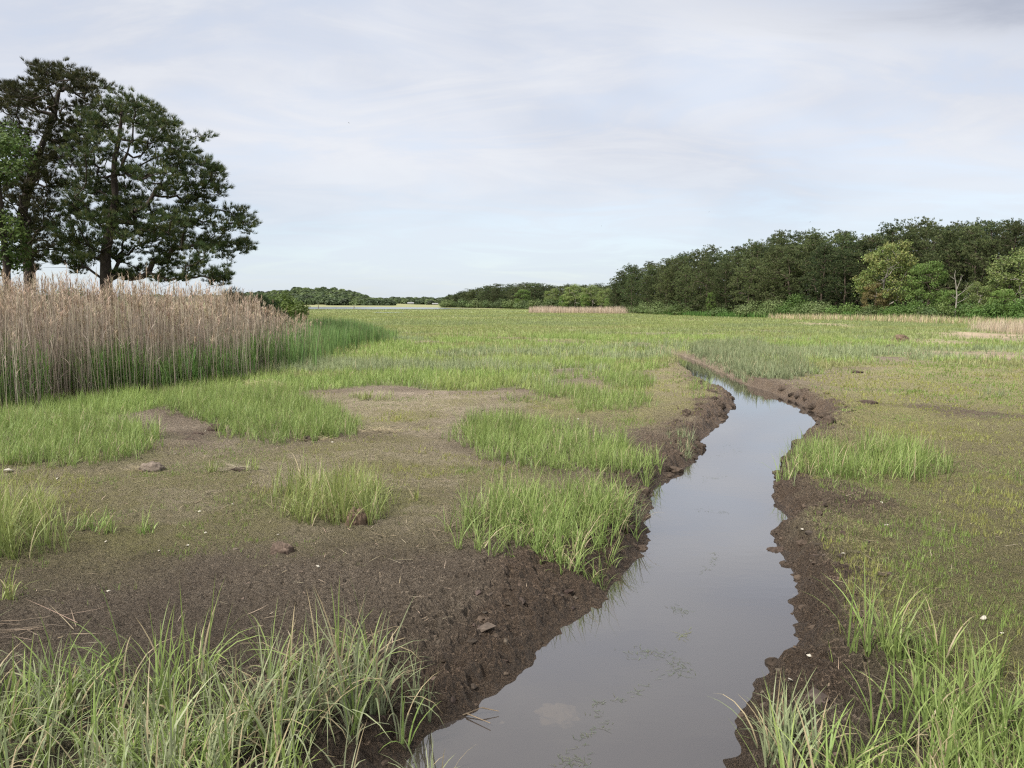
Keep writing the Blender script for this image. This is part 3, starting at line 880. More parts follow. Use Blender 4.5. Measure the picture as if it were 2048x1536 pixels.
# ------------------------------------------------------------------ reeds
REED_F = G([(-700, 860), (-250, 845), (0, 832), (110, 802), (300, 785), (450, 766), (545, 742), (590, 722)])
REED = np.concatenate([REED_F, (REED_F + np.array([(-1.0, 6.5)] * 6 + [(-.8, 5.0), (-.4, 3.0)]))[::-1]])
def reed_bed():
    a, g = Acc(), Acc()
    x, y = in_poly_points(REED, 135, .5, warp=.6)
    n = len(x)
    z = np.array(height(x, y, np.full(n, 50.0)))
    front = np.interp(x, REED_F[:, 0], REED_F[:, 1])
    into = y - front
    hh = np.interp((x / y) * FPX + 1024, [-300, 0, 250, 450, 600], [2.45, 2.42, 2.38, 2.22, 1.5]) * RNG.triangular(.48, .92, 1.13, n) * (.86 + .24 * vnoise(x * .9, y * .9, 121))
    az = RNG.uniform(0, 6.28, n)
    tl = np.abs(RNG.normal(0, .06, n)) + .12 * (RNG.uniform(0, 1, n) < .07)
    A0 = np.stack([x, y, z - .02], 1)
    mid = A0 + np.stack([np.cos(az) * tl * hh * .5, np.sin(az) * tl * hh * .5, hh * .5], 1)
    top = A0 + np.stack([np.cos(az) * tl * hh * 1.3, np.sin(az) * tl * hh * 1.3, hh], 1)
    c = jit((.308, .256, .206), n, .30, .05)
    pale = RNG.uniform(0, 1, n) < .25
    c[pale] = jit((.42, .36, .285), int(pale.sum()), .2, .05)
    frusta(a, A0, mid, .0055, .0048, c * .95, 3)
    frusta(a, mid, top, .0048, .0030, c, 3)
    # feathery seed heads
    hd = RNG.uniform(0, 1, n) < .62
    T, ca = top[hd], jit((.37, .29, .215), int(hd.sum()), .22, .06)
    m = len(T)
    dr = az[hd]
    for rep in range(13):
        f = RNG.uniform(0, 1, m)
        Pp = T + (top[hd] - mid[hd]) * ((f - .75) * .22)[:, None]
        blades(a, Pp, RNG.uniform(.07, .17, m), .012, dr + RNG.normal(0, 1.2, m), RNG.uniform(.1, .6, m), RNG.uniform(.2, 1.3, m), ca * RNG.uniform(.85, 1.15, (m, 1)), 2)
    # withered leaves on the stems
    for rep in range(2):
        s = RNG.uniform(0, 1, n) < .55
        f = RNG.uniform(.12, .8, n)[:, None]
        Pp = (A0 + (top - A0) * f)[s]
        blades(a, Pp, RNG.uniform(.15, .4, len(Pp)), .009, RNG.uniform(0, 6.28, len(Pp)), RNG.uniform(.15, .9, len(Pp)), RNG.uniform(.2, 2.0, len(Pp)), c[s] * 1.1, 3)
    o = a.build('dry_reeds', M_REED)
    tag(o, 'tall dense stand of dry tan reeds with feathery heads in front of the pines', 'reed bed', None, 'stuff')
    # this year's green shoots at the foot of the stand
    x, y = in_poly_points(REED, 230, .25, warp=.4)
    into = y - np.interp(x, REED_F[:, 0], REED_F[:, 1])
    keep = RNG.uniform(0, 1, len(x)) < np.clip(1.15 - into / 5.5, .15, 1) * sstep(.30, .52, fbm(x * .9, y * .9, 131, 3))
    x, y = x[keep], y[keep]
    n = len(x)
    z = height(x, y, np.full(n, 50.0))
    H = RNG.uniform(.5, 1.3, n) * (.6 + .8 * vnoise(x, y, 133))
    A0 = np.stack([x, y, z - .02], 1)
    c = jit((.165, .265, .075), n, .25, .1)
    for k in range(6):
        f = (k + .5) / 6.5
        Pp = A0 + np.stack([0 * x, 0 * x, H * f * .75], 1)
        blades(g, Pp, H * RNG.uniform(.3, .5, n), .018, RNG.uniform(0, 6.28, n), RNG.uniform(.1, .45, n), RNG.uniform(.1, .9, n), c * RNG.uniform(.85, 1.15, (n, 1)), 3)
    blades(g, A0, H, .012, RNG.uniform(0, 6.28, n), .05, .1, c, 3)
    tag(g.build('green_reed_shoots', M_GRASS), 'fresh green shoots growing at the foot of the dry reeds', 'reed shoots', None, 'stuff')
    # rush / cattail tongue running out to the right
    p = G([(545, 745), (590, 742), (640, 716), (700, 700), (772, 688), (782, 680), (740, 672), (660, 675), (600, 690), (560, 710)])
    b = Acc()
    x, y = in_poly_points(p, 60, .6, warp=.8)
    n = len(x)
    z = height(x, y, np.full(n, 50.0))
    hpx = (x / y) * FPX + 1024
    H = np.interp(hpx, [540, 620, 700, 780], [1.55, 1.3, 1.15, .7]) * RNG.triangular(.45, .9, 1.2, n)
    c = jit((.145, .225, .075), n, .3, .08)
    for rep in range(3):
        blades(b, np.stack([x, y, z - .02], 1) + RNG.normal(0, .03, (n, 3)) * (1, 1, 0), H * RNG.uniform(.75, 1, n), .024, RNG.uniform(0, 6.28, n), RNG.uniform(0, .16, n), RNG.uniform(0, .35, n), c * RNG.uniform(.85, 1.2, (n, 1)), 3)
    dry = RNG.uniform(0, 1, n) < .12
    blades(b, np.stack([x, y, z - .02], 1)[dry], H[dry], .015, RNG.uniform(0, 6.28, dry.sum()), .08, .2, jit((.3, .24, .15), int(dry.sum())), 3)
    tag(b.build('green_rushes', M_GRASS), 'dark green rushes running out from the end of the dry reeds', 'rushes', None, 'stuff')
reed_bed()

def far_reeds(name, poly, dens, h, w, col, label, spread=.2, pale=None):
    a = Acc()
    x, y = in_poly_points(np.asarray(poly, float), dens, .6, warp=1.2)
    n = len(x)
    z = height(x, y, np.full(n, 50.0))
    P = np.stack([x, y, z - .03], 1)
    c = jit(col, n, .22, .06)
    if pale is not None:
        s = RNG.uniform(0, 1, n) < .35
        c[s] = jit(pale, int(s.sum()), .2, .06)
    hv = .7 + .6 * fbm(x / 4, y / 4, 141, 3)
    for k in range(2):
        blades(a, P, h * hv * RNG.uniform(.6, 1.1, n), w, RNG.uniform(0, 6.28, n), RNG.uniform(0, spread, n), RNG.uniform(0, .6, n), c, 2, wpow=.45)
    tag(a.build(name, M_REED), label, 'reeds', None, 'stuff')
far_reeds('dry_reeds', [((1060 - 1024) / FPX * 150, 148), ((1150 - 1024) / FPX * 142, 141), ((1245 - 1024) / FPX * 136, 134), ((1250 - 1024) / FPX * 142, 143), ((1060 - 1024) / FPX * 160, 160)],
          18, 1.5, .035, (.42, .335, .265), 'pinkish strip of dry reeds in front of the middle wood')
def strip(pts, depth):
    f = [((px - 1024) / FPX * D, D) for px, D in pts]
    return f + [(x * (D + depth) / D, D + depth) for x, D in f][::-1]
far_reeds('pale_marsh_grass', strip([(1540, 92), (1700, 80), (1850, 68), (2048, 59), (2300, 52)], 5.5), 20, .85, .035, (.40, .33, .22), 'pale straw grass in a strip before the right hand wood', .3, (.22, .26, .1))
far_reeds('dark_marsh_grass', strip([(1290, 132), (1450, 106), (1700, 87), (1850, 76), (2048, 66), (2300, 60)], 6), 9, 1.0, .06, (.07, .14, .035), 'green fringe of tall grass at the foot of the right hand wood', .3)
far_reeds('dry_reeds', strip([(1955, 50), (2048, 45), (2250, 41)], 4.5), 55, .9, .014, (.40, .33, .25), 'pinkish dry reeds at the right edge of the marsh', .25)

# ------------------------------------------------------------------ trees
def grow(trunk, tips, r_base, rng, curl=.12, up=0.0, lenw=.35):
    """trunk: list of points with radii; tips: foliage centres. Greedy attachment of every tip to the branch system.
    Returns segment arrays (A, B, ra, rb) and, for every tip, its end direction."""
    P = [np.array(p, float) for p in trunk]
    par = [-1] + list(range(len(trunk) - 1))
    L = [0.0]
    for i in range(1, len(P)):
        L.append(L[-1] + np.linalg.norm(P[i] - P[i - 1]))
    nt = len(P)
    T = np.array(P)
    tips = np.asarray(tips, float)
    d0 = np.min(np.linalg.norm(tips[:, None] - T[None], axis=2), 1)
    order = np.argsort(d0)
    ends = {}
    for i in order:
        t = tips[i]
        A = np.array(P)
        d = np.linalg.norm(A - t, axis=1)
        cost = d + lenw * np.array(L) * .5 + np.where(A[:, 2] > t[2] + .25 * d, .5 * d, 0)
        cost[0] += 5
        j = int(np.argmin(cost))
        a = P[j]
        n = max(2, int(np.linalg.norm(t - a) / .45))
        n = min(n, 7)
        prev = j
        v = t - a
        perp = rng.normal(0, 1, 3) * curl * np.linalg.norm(v)
        for k in range(1, n + 1):
            s = k / n
            bow = math.sin(math.pi * s)
            p = a + v * s + perp * bow * .5 + np.array([0, 0, up * np.linalg.norm(v) * (s * s - s)])
            if k < n:
                p = p + rng.normal(0, .03 * np.linalg.norm(v), 3)
            P.append(p)
            par.append(prev)
            L.append(L[prev] + np.linalg.norm(p - P[prev]))
            prev = len(P) - 1
        ends[int(i)] = prev
    N = len(P)
    load = np.zeros(N)
    for e in ends.values():
        load[e] += 1
    for i in range(N - 1, 0, -1):
        load[par[i]] += load[i]
    load = np.maximum(load, .6)
    rad = (load / load[0]) ** .48 * r_base
    rad[:nt] = np.clip(rad[:nt], np.linspace(r_base, r_base * .12, nt), r_base * np.linspace(1.15, .45, nt))
    A = np.array([P[par[i]] for i in range(1, N)])
    B = np.array(P[1:])
    rb_ = rad[1:]
    ra_ = np.array([min(rad[par[i]], rad[i] * 1.35) if i >= nt else rad[par[i]] for i in range(1, N)])
    dirs = np.zeros((len(tips), 3))
    for i, e in ends.items():
        dirs[i] = P[e] - P[par[e]]
    dirs /= np.linalg.norm(dirs, axis=1, keepdims=True) + 1e-9
    return A, B, ra_, rb_, dirs

def make_tree(name, trunk, pads, r_base, foliage, bark, seed, padr=.8, flat=.5, ntip=5, curl=.12, up=.15, bare=0):
    """pads: (x,y,z,size) foliage masses. Returns an Empty with children trunk and crown (location 0)."""
    rng = np.random.default_rng(seed)
    pads = np.asarray(pads, float)
    tips, size = [], []
    for x, y, z, s in pads:
        for k in range(ntip):
            o = rng.normal(0, .45, 3) * (1, 1, flat) * s * padr
            tips.append((x + o[0], y + o[1], z + o[2]))
            size.append(s)
    tips, size = np.array(tips), np.array(size)
    A, B, ra, rb_, dirs = grow(trunk, tips, r_base, rng, curl, up)
    w = Acc()
    big = ra > .05
    frusta(w, A[big], B[big], ra[big], rb_[big], bark, 8)
    frusta(w, A[~big], B[~big], ra[~big], rb_[~big], np.array(bark) * .95, 4)
    if bare:
        k = rng.choice(len(B), bare)
        frusta(w, B[k], B[k] + rng.normal(0, .35, (bare, 3)) * (1, 1, .6) - (0, 0, .1), .012, .004, np.array(bark) * .95, 3)
    root = empty(name, (0, 0, 0))
    w.build('trunk', M_BARK, True, root)
    f = Acc()
    foliage(f, tips, size, dirs, rng)
    return root, f

def pine_foliage(col, n=26, L=.2, wd=.022, k=16, spread=.75, rad=.55, flat=.42, tipcol=None, sub=0):
    def fn(f, tips, size, dirs, rng):
        N = len(tips)
        P = np.repeat(tips, n, 0)
        s = np.repeat(size, n)[:, None]
        off = rng.normal(0, 1, (N * n, 3))
        off /= np.linalg.norm(off, axis=1, keepdims=True)
        off *= rng.uniform(.25, 1, (N * n, 1)) ** .6
        if sub:
            ctr = rng.normal(0, 1, (N * sub, 3))
            ctr /= np.linalg.norm(ctr, axis=1, keepdims=True)
            pick = np.repeat(np.arange(N), n) * sub + rng.integers(0, sub, N * n)
            off = ctr[pick] * .85 + off * .26
        off = off * (1, 1, flat) * rad * s
        P = P + off
        D = off / (np.linalg.norm(off, axis=1, keepdims=True) + 1e-6) * .6 + np.repeat(dirs, n, 0) * .4 + np.array([0, 0, .75])
        D /= np.linalg.norm(D, axis=1, keepdims=True)
        c = np.repeat(jit(col, N, .18, .06, rng), n, 0) * (1 + .22 * rng.uniform(-1, 1, (N * n, 1)))
        if tipcol is not None:
            t = rng.uniform(0, 1, N * n) < .25
            c[t] = jit(tipcol, int(t.sum()), .2, .05, rng)
        spikes(f, P, D, k, L, wd, spread * .6, c, rng)
    return fn

def leaf_foliage(col, n=60, L=.2, wd=.14, rad=.6, flat=.6, col2=None, p2=.3):
    def fn(f, tips, size, dirs, rng):
        N = len(tips)
        P = np.repeat(tips, n, 0)
        s = np.repeat(size, n)[:, None]
        off = rng.normal(0, 1, (N * n, 3))
        off /= np.linalg.norm(off, axis=1, keepdims=True)
        nr = off.copy()
        off *= rng.uniform(.3, 1, (N * n, 1)) ** .5
        P = P + off * (1, 1, flat) * rad * s
        c = np.repeat(jit(col, N, .15, .06, rng), n, 0) * (1 + .25 * rng.uniform(-1, 1, (N * n, 1)))
        if col2 is not None:
            t = np.repeat(rng.uniform(0, 1, N) < p2, n)
            c[t] = jit(col2, int(t.sum()), .2, .06, rng)
        leaves(f, P, L, wd, c, rng, .6, nr)
    return fn

DARK_BARK = (.045, .036, .031)
GREY_BARK = (.30, .27, .235)
BROWN_BARK = (.10, .078, .062)
PINE_COL = (.060, .086, .036)

# ---- the two big pines and the broadleaf tree behind the reeds
def pads_from_px(lst, D, depth_sd, trunk_x, rng, dup=1.0, size=.8):
    out = []
    for q in lst:
        px, py = q[0], q[1] + (9 if D > 31 else 0)
        s = q[2] if len(q) > 2 else 1.0
        reps = 1 + (rng.uniform() < dup) + (rng.uniform() < dup - 1)
        for k in range(reps):
            dy = rng.normal(0, depth_sd)
            x, y, z = at_depth(px + rng.normal(0, 5), py + rng.normal(0, 4), D + dy)
            out.append((x, y, z, s * size))
    return out

def big_pine(name, label, D, trunk_px, pad_px, r, seed, sd, col, tipcol):
    rng = np.random.default_rng(seed)
    tr = []
    for i, (px, py) in enumerate(trunk_px):
        x, y, z = at_depth(px, py, D)
        tr.append((x, y, z))
    bx, by, _ = tr[0]
    tr[0] = (bx, by, hz(bx, by) - .2)
    pads = pads_from_px(pad_px, D, sd, bx, rng, .58, .60)
    rel = [(a - bx, b - by, c - tr[0][2]) for a, b, c in tr]
    prel = [(a - bx, b - by, c - tr[0][2], s) for a, b, c, s in pads]
    root, f = make_tree(name, rel, prel, r, pine_foliage(col, 24, .21, .014, 12, .55, .66, .48, tipcol, 6), DARK_BARK, seed, .85, .7, 5, .2, .18, 320)
    f.build('crown', M_NEEDLE, False, root)
    root.location = (bx, by, tr[0][2])
    return tag(root, label, 'pine tree', 'big pines behind the reeds')

PA_TR = [(212, 640), (212, 560), (211, 505), (220, 455), (231, 400), (228, 350), (229, 320), (238, 278), (243, 235), (244, 205)]
PA_PADS = [(245, 186), (208, 196), (278, 196), (305, 215), (232, 205), (262, 212), (333, 238), (318, 232), (290, 240), (248, 242), (210, 235), (180, 222), (345, 258), (330, 280),
           (300, 268), (268, 275), (228, 275), (195, 265), (385, 275), (375, 290), (355, 300), (402, 318), (340, 312), (380, 322), (424, 328), (432, 348), (410, 345), (360, 335),
           (300, 300), (255, 300), (205, 305), (170, 290), (320, 335), (392, 362), (425, 372, .8), (355, 365), (400, 388, .8), (330, 372), (372, 398, .8), (412, 395, .7),
           (398, 418), (418, 428), (365, 420), (340, 432), (305, 420), (385, 440), (350, 448), (318, 450), (470, 418), (488, 442), (462, 440), (440, 452), (494, 478), (476, 486), (452, 478),
           (428, 470), (402, 478), (378, 490), (420, 498), (450, 506), (350, 480), (325, 492), (295, 480), (405, 520), (432, 540), (380, 528, .8), (340, 520, .8), (310, 515, .7), (440, 552, .7),
           (275, 345), (240, 335), (200, 345), (160, 350), (180, 378), (215, 385), (150, 395, .9), (290, 390), (260, 392), (205, 418), (240, 432), (270, 440), (175, 425), (215, 455), (245, 465),
           (190, 480), (160, 468), (228, 490), (140, 490), (265, 500), (175, 505, .8), (135, 440), (120, 510, .8), (155, 525, .8), (280, 535, .7), (250, 540, .7), (370, 548, .7), (330, 548, .6)]
PA_PADS += [(150, 302), (157, 262), (160, 412), (146, 452), (166, 335), (150, 372), (186, 245), (165, 472), (176, 300), (140, 410), (215, 440), (228, 470), (238, 400), (226, 365), (242, 325), (210, 410), (198, 445), (247, 418), (186, 505), (232, 510, .7), (205, 372), (255, 360), (275, 410), (300, 455), (330, 462), (360, 462)]
PB_TR = [(62, 640), (60, 560), (56, 510), (48, 470), (44, 430), (56, 380), (70, 330), (88, 280), (108, 230), (118, 180)]
PB_PADS = [(82, 138), (74, 128, .7), (108, 140), (130, 132), (150, 142), (165, 148), (190, 158), (120, 160), (95, 165), (145, 172), (175, 178), (75, 165, .8), (22, 170, .8), (10, 185), (45, 178, .7), (55, 195),
           (32, 195), (8, 205), (90, 200), (125, 205), (160, 205), (190, 200), (60, 225), (28, 228), (100, 232), (140, 240), (175, 240), (10, 240), (75, 258), (40, 262), (115, 268), (155, 272), (95, 300),
           (50, 300), (20, 290), (135, 305), (75, 330), (35, 335), (110, 340), (150, 330), (15, 360), (60, 365), (95, 372), (130, 365), (30, 395), (75, 405), (115, 400), (10, 425), (45, 435), (95, 435), (130, 420),
           (70, 462), (25, 465), (105, 468), (40, 495), (85, 495), (5, 500), (120, 490, .8), (60, 520, .8), (-30, 220), (-40, 300), (-40, 380), (-30, 450), (-60, 260), (-70, 340)]
PB_PADS += [(55, 432), (72, 400), (82, 350), (95, 312), (62, 472), (46, 505), (30, 460), (108, 285), (60, 320), (85, 440), (20, 340), (120, 360)]
big_pine('pine_tree', 'dark broad pine with a low branch reaching right behind the reeds', 32.0, PA_TR, PA_PADS, .25, 21, 1.3, (.045, .066, .026), (.095, .105, .036))
big_pine('pine_tree', 'taller olive green pine with forked trunk left of the broad pine', 34.0, PB_TR, PB_PADS, .24, 22, 1.4, (.062, .070, .030), (.11, .105, .04))

def px_broadleaf(name, label, D, trunk_px, pad_px, r, seed, col, col2=None, sd=.8, bark=DARK_BARK, group=None, size=.7, n=34, L=.14):
    rng = np.random.default_rng(seed)
    tr = [at_depth(px, py, D) for px, py in trunk_px]
    bx, by, _ = tr[0]
    z0 = hz(bx, by) - .1
    tr[0] = (bx, by, z0)
    pads = pads_from_px(pad_px, D, sd, bx, rng, .8, size)
    root, f = make_tree(name, [(a - bx, b - by, c - z0) for a, b, c in tr], [(a - bx, b - by, c - z0, s) for a, b, c, s in pads], r,
                        leaf_foliage(col, n, L, L * .7, .7, .65, col2), bark, seed, .8, .6, 5, .16, .1)
    f.build('crown', M_LEAF, False, root)
    root.location = (bx, by, z0)
    return tag(root, label, 'tree', group)
px_broadleaf('broadleaf_tree', 'fresh green leafy tree cut by the left edge in front of the pines', 30.0, [(12, 640), (14, 550), (8, 480), (0, 400), (-6, 330), (-8, 280)],
             [(8, 255), (20, 275), (-10, 280), (30, 300), (5, 310), (22, 330), (-20, 330), (2, 350), (-30, 380), (-20, 430), (12, 470), (20, 505), (-5, 520), (30, 530), (-40, 480), (10, 440), (-60, 330), (-60, 420)],
             .13, 31, (.062, .10, .026), (.09, .13, .034))

# low bushes behind the reeds
def bush(name, label, cat, x, y, w, h, seed, col, col2=None, n=900, L=.12, group=None, needles=False, lumps=9):
    rng = np.random.default_rng(seed)
    z0 = hz(x, y)
    a = Acc()
    cs = []
    for k in range(lumps):
        th = rng.uniform(0, 6.28)
        q = rng.uniform(0, .8) ** .7
        cs.append((math.cos(th) * q * w * .5, math.sin(th) * q * w * .4, h * rng.uniform(.3, .78) * (1 - .35 * q), rng.uniform(.22, .38) * w * .8))
    cs.append((0, 0, h * .7, .3 * w * .7))
    for cx, cy, cz, r in cs:
        m = n // len(cs)
        o = rng.normal(0, 1, (m, 3))
        o /= np.linalg.norm(o, axis=1, keepdims=True)
        nr = o.copy()
        P = np.array((cx, cy, cz)) + o * rng.uniform(.45, 1.05, (m, 1)) * (r, r, min(r, cz * .9) * .85)
        P[:, 2] = np.clip(P[:, 2], .05, None)
        c = np.tile(jit(col, 1, .18, .06, rng), (m, 1)) * (1 + .25 * rng.uniform(-1, 1, (m, 1)))
        if col2 is not None and rng.uniform() < .35:
            c = np.tile(jit(col2, 1, .15, .06, rng), (m, 1)) * (1 + .25 * rng.uniform(-1, 1, (m, 1)))
        if needles:
            D = nr + np.array([0, 0, 1.0])
            D /= np.linalg.norm(D, axis=1, keepdims=True)
            spikes(a, P, D, 7, L * 1.6, L * .16, .45, c, rng)
        else:
            leaves(a, P, L, L * .7, c, rng, .5, nr)
    st = Acc()
    for cx, cy, cz, r in cs:
        frusta(st, [(0, 0, -.1)], [(cx, cy, cz)], .03, .01, BROWN_BARK, 4)
    root = empty(name, (x, y, z0))
    st.build('stem', M_BARK, True, root)
    a.build('foliage', M_NEEDLE if needles else M_LEAF, False, root)
    return tag(root, label, cat, group)
GB = 'bushes behind the reeds'
def bpx(px, D): return (px - 1024) / FPX * D
bush('pine_shrub', 'low dark pine shrub under the long low branch of the broad pine', 'shrub', bpx(468, 30), 30, 2.3, 2.85, 41, (.045, .07, .028), None, 1500, .12, GB, True)
bush('pine_shrub', 'small dark pine with upright tips where the reeds end', 'shrub', bpx(524, 31), 31, 1.3, 2.75, 42, (.045, .07, .03), None, 1100, .12, GB, True, 6)
bush('pine_shrub', 'low dark pine sprawling behind the last reed heads', 'shrub', bpx(548, 34), 34, 1.6, 2.2, 43, (.04, .062, .028), None, 900, .12, GB, True)
bush('leafy_shrub', 'bright yellow green shrub just beyond the end of the reeds', 'shrub', bpx(566, 62), 62, 4.6, 3.1, 44, (.12, .165, .035), (.09, .13, .03), 3000, .2, GB)
bush('leafy_shrub', 'dull green shrub behind the last thin reed heads', 'shrub', bpx(590, 70), 70, 4.6, 2.4, 45, (.07, .11, .035), (.09, .13, .04), 2600, .2, GB)
for i, (px, D, w, h, col, lab) in enumerate((
        (20, 28, 2.6, 2.9, (.06, .10, .03), 'green shrub behind the reeds at the left edge'),
        (95, 29, 2.4, 2.75, (.05, .08, .028), 'dark shrub between the two pine trunks'),
        (150, 29.5, 2.2, 2.85, (.07, .11, .03), 'fresh green shrub left of the broad pine trunk'),
        (262, 29, 2.4, 2.6, (.07, .12, .03), 'low green shrub right of the broad pine trunk'),
        (-60, 27, 3, 3.0, (.05, .09, .03), 'dark shrub beyond the left edge behind the reeds'))):
    bush('leafy_shrub', lab, 'shrub', bpx(px, D), D, w, h, 50 + i, col, None, 1300, .11, GB)

# ---- woodland prototypes
def proto_pine(seed, H=10.0, W=5.5, lean=.3, col=PINE_COL, low=.28):
    rng = np.random.default_rng(seed)
    tr = [(0, 0, -.3)]
    lx, ly = rng.normal(0, lean), rng.normal(0, lean)
    for k in range(1, 8):
        s = k / 7
        tr.append((lx * s + rng.normal(0, .12), ly * s + rng.normal(0, .12), H * .93 * s))
    pads = []
    nl = 10
    for lv in range(nl):
        t = lv / (nl - 1)
        s = low + (1 - low) * t ** .9
        env = W * .5 * (math.sin(math.pi * min(1, t * .66 + .24)) ** .7)
        m = max(2, int(round(6.2 * (env / (W * .5)))))
        ph = rng.uniform(0, 6.28)
        for k in range(m):
            if rng.uniform() < .12:
                continue
            th = ph + 6.28 * k / m + rng.normal(0, .3)
            q = rng.uniform(.5, 1.05) * (.7 if t > .93 else 1)
            pads.append((lx * s + math.cos(th) * env * q, ly * s + math.sin(th) * env * q, H * s - .35 * q + rng.normal(0, .22), rng.uniform(.85, 1.35)))
        if t < .9:
            pads.append((lx * s + rng.normal(0, .5), ly * s + rng.normal(0, .5), H * s + .3, .9))
    pads.append((lx, ly, H * .97, .9))
    root, f = make_tree('pine_tree', tr, pads, .17, pine_foliage(col, 30, .19, .065, 7, .9, 1.0, .46, (.125, .148, .060), 5), BROWN_BARK, seed, .85, .34, 4, .14, .12)
    f.build('crown', M_NEEDLE, False, root)
    return root

def proto_broad(seed, H=9.0, W=7.0, col=(.10, .15, .035), col2=(.13, .16, .04), bark=GREY_BARK, low=.3, fork=.3, n=26, L=.26):
    rng = np.random.default_rng(seed)
    tr = [(0, 0, -.3), (rng.normal(0, .15), rng.normal(0, .15), H * fork * .6), (rng.normal(0, .2), rng.normal(0, .2), H * fork), (rng.normal(0, .4), rng.normal(0, .4), H * .5), (rng.normal(0, .6), rng.normal(0, .4), H * .68)]
    pads = []
    m = 58
    for k in range(m):
        th, ph = k * 2.4, rng.uniform(0, 1)
        s = low + (1 - low) * ph
        env = W * .5 * math.sqrt(max(.06, 1 - ((s - .52) / .56) ** 2))
        q = rng.uniform(.55, 1.0) ** .6
        pads.append((math.cos(th) * env * q, math.sin(th) * env * q, H * s, rng.uniform(.8, 1.2)))
    pads.append((0, 0, H * .98, 1.0))
    root, f = make_tree('broadleaf_tree', tr, pads, .16, leaf_foliage(col, n, L, L * .72, .85, .55, col2, .35), bark, seed, .85, .5, 5, .14, .15)
    f.build('crown', M_LEAF, False, root)
    return root

PINES = [proto_pine(201, 10, 6.4, .3, PINE_COL, .16), proto_pine(202, 10, 7.2, .5, (.072, .090, .038), .14), proto_pine(203, 10, 6.0, .4, (.056, .082, .036), .22),
         proto_pine(204, 10, 7.4, .6, (.076, .092, .038), .12), proto_pine(205, 10, 6.6, .2, (.062, .082, .034), .26)]
OAKS = [proto_broad(301, 9, 7.2, (.145, .19, .055), (.185, .195, .062)), proto_broad(302, 9, 7.0, (.11, .18, .042), (.14, .20, .05), BROWN_BARK, .12),
        proto_broad(303, 9, 7.6, (.15, .20, .06), (.185, .22, .075)), proto_broad(304, 9, 7.0, (.165, .135, .055), (.18, .15, .06), BROWN_BARK, .15)]
USED = set()
def plant(proto, x, y, top, label, group, cat, wide=1.0, rz=None, H0=10.0):
    o = copy_tree(proto) if proto.name in USED else proto
    USED.add(proto.name)
    z = hz(x, y)
    s = max(.35, (top - z) / H0)
    o.location = (x, y, z - .05)
    o.scale = (s * wide, s * wide, s)
    o.rotation_euler = (0, 0, random.uniform(0, 6.28) if rz is None else rz)
    return tag(o, label, cat, group)
def top_z(py, D):
    return at_depth(1024, py, D)[2]

ORD = ['first', 'second', 'third', 'fourth', 'fifth', 'sixth', 'seventh', 'eighth', 'ninth', 'tenth', 'eleventh', 'twelfth', 'thirteenth', 'fourteenth', 'fifteenth',
       'sixteenth', 'seventeenth', 'eighteenth', 'nineteenth', 'twentieth', 'twenty-first', 'twenty-second', 'twenty-third', 'twenty-fourth', 'twenty-fifth', 'twenty-sixth']
SKY_R = [(1150, 585), (1222, 562), (1242, 537), (1300, 528), (1350, 518), (1400, 503), (1450, 496), (1500, 486), (1550, 472), (1600, 466), (1660, 459), (1720, 468), (1760, 458), (1800, 443), (1840, 441),
         (1880, 452), (1920, 452), (1960, 446), (2000, 440), (2040, 455), (2120, 445), (2300, 445)]
def skyline(t, px):
    return float(np.interp(px, [a for a, _ in t], [b for _, b in t]))
def row(edge, tab, x0, x1, back, frac, gap, fn):
    """walk along a woodland edge placing a tree about every gap metres"""
    px = x0
    i = 0
    while px < x1:
        x, D = edge_pt(edge, px)
        D2 = D + back + random.uniform(-1.3, 1.3)
        x2 = (px - 1024) / FPX * D2
        fn(i, px, x2, D2, top_z(606 - (606 - skyline(tab, px)) * (frac + random.uniform(-.11, .05)), D2))
        i += 1
        dpx = gap * random.uniform(.8, 1.2) / D2 * FPX
        px += max(dpx * .62, 9)
def rpines(rowname, group):
    def fn(i, px, x, y, top):
        p = PINES[random.randrange(5)]
        vis = {'front': f'dark pine in the front row of the right hand wood, {ORD[i % 26]} from its left end',
               'back': 'dark pine crown closing the skyline behind the front pines of the right hand wood'}
        plant(p, x, y, top, vis[rowname], group, 'pine tree', random.uniform(.72, .98))
    return fn
row(WOOD_EDGE, SKY_R, 1232, 1700, 3.0, .80, 5.4, rpines('front', 'front pines of the right hand wood'))
row(WOOD_EDGE, SKY_R, 1240, 2140, 9.0, .93, 5.0, rpines('back', 'back pines of the right hand wood'))
row(WOOD_EDGE, SKY_R, 1262, 2180, 16.0, .97, 5.2, rpines('back', 'back pines of the right hand wood'))
row(WOOD_EDGE, SKY_R, 1300, 2200, 25.0, 1.0, 6.0, rpines('back', 'back pines of the right hand wood'))
GO = 'leafy trees along the right hand wood'
for px, off, py, pk, wd, lab in (
        (1768, 1.0, 488, 0, .80, 'yellow green oak with a pale forked trunk before the pines'),
        (1745, -1.5, 566, 3, .78, 'low brownish oak beneath the yellow green oak'),
        (1848, -1.0, 528, 1, .80, 'rich green leafy tree right of the yellow green oak'),
        (1950, -1.0, 565, 2, .75, 'small light green tree right of the bare grey snag'),
        (2035, 0.5, 498, 2, .95, 'large pale green oak at the right edge of the picture'),
        (2000, -2.5, 592, 1, .9, 'low dark green tree under the large pale oak'),
        (2130, 0.0, 500, 0, .9, 'oak just beyond the right edge of the picture'),
        (1900, -2.0, 592, 1, .9, 'low green tree at the foot of the bare grey snag'),
        (1420, 1.0, 585, 1, .5, 'slim bright green sapling among the front pines')):
    x, D = edge_pt(WOOD_EDGE, px)
    D += off
    plant(OAKS[pk], (px - 1024) / FPX * D, D, top_z(py, D), lab, GO, 'tree', wd, None, 9.0)

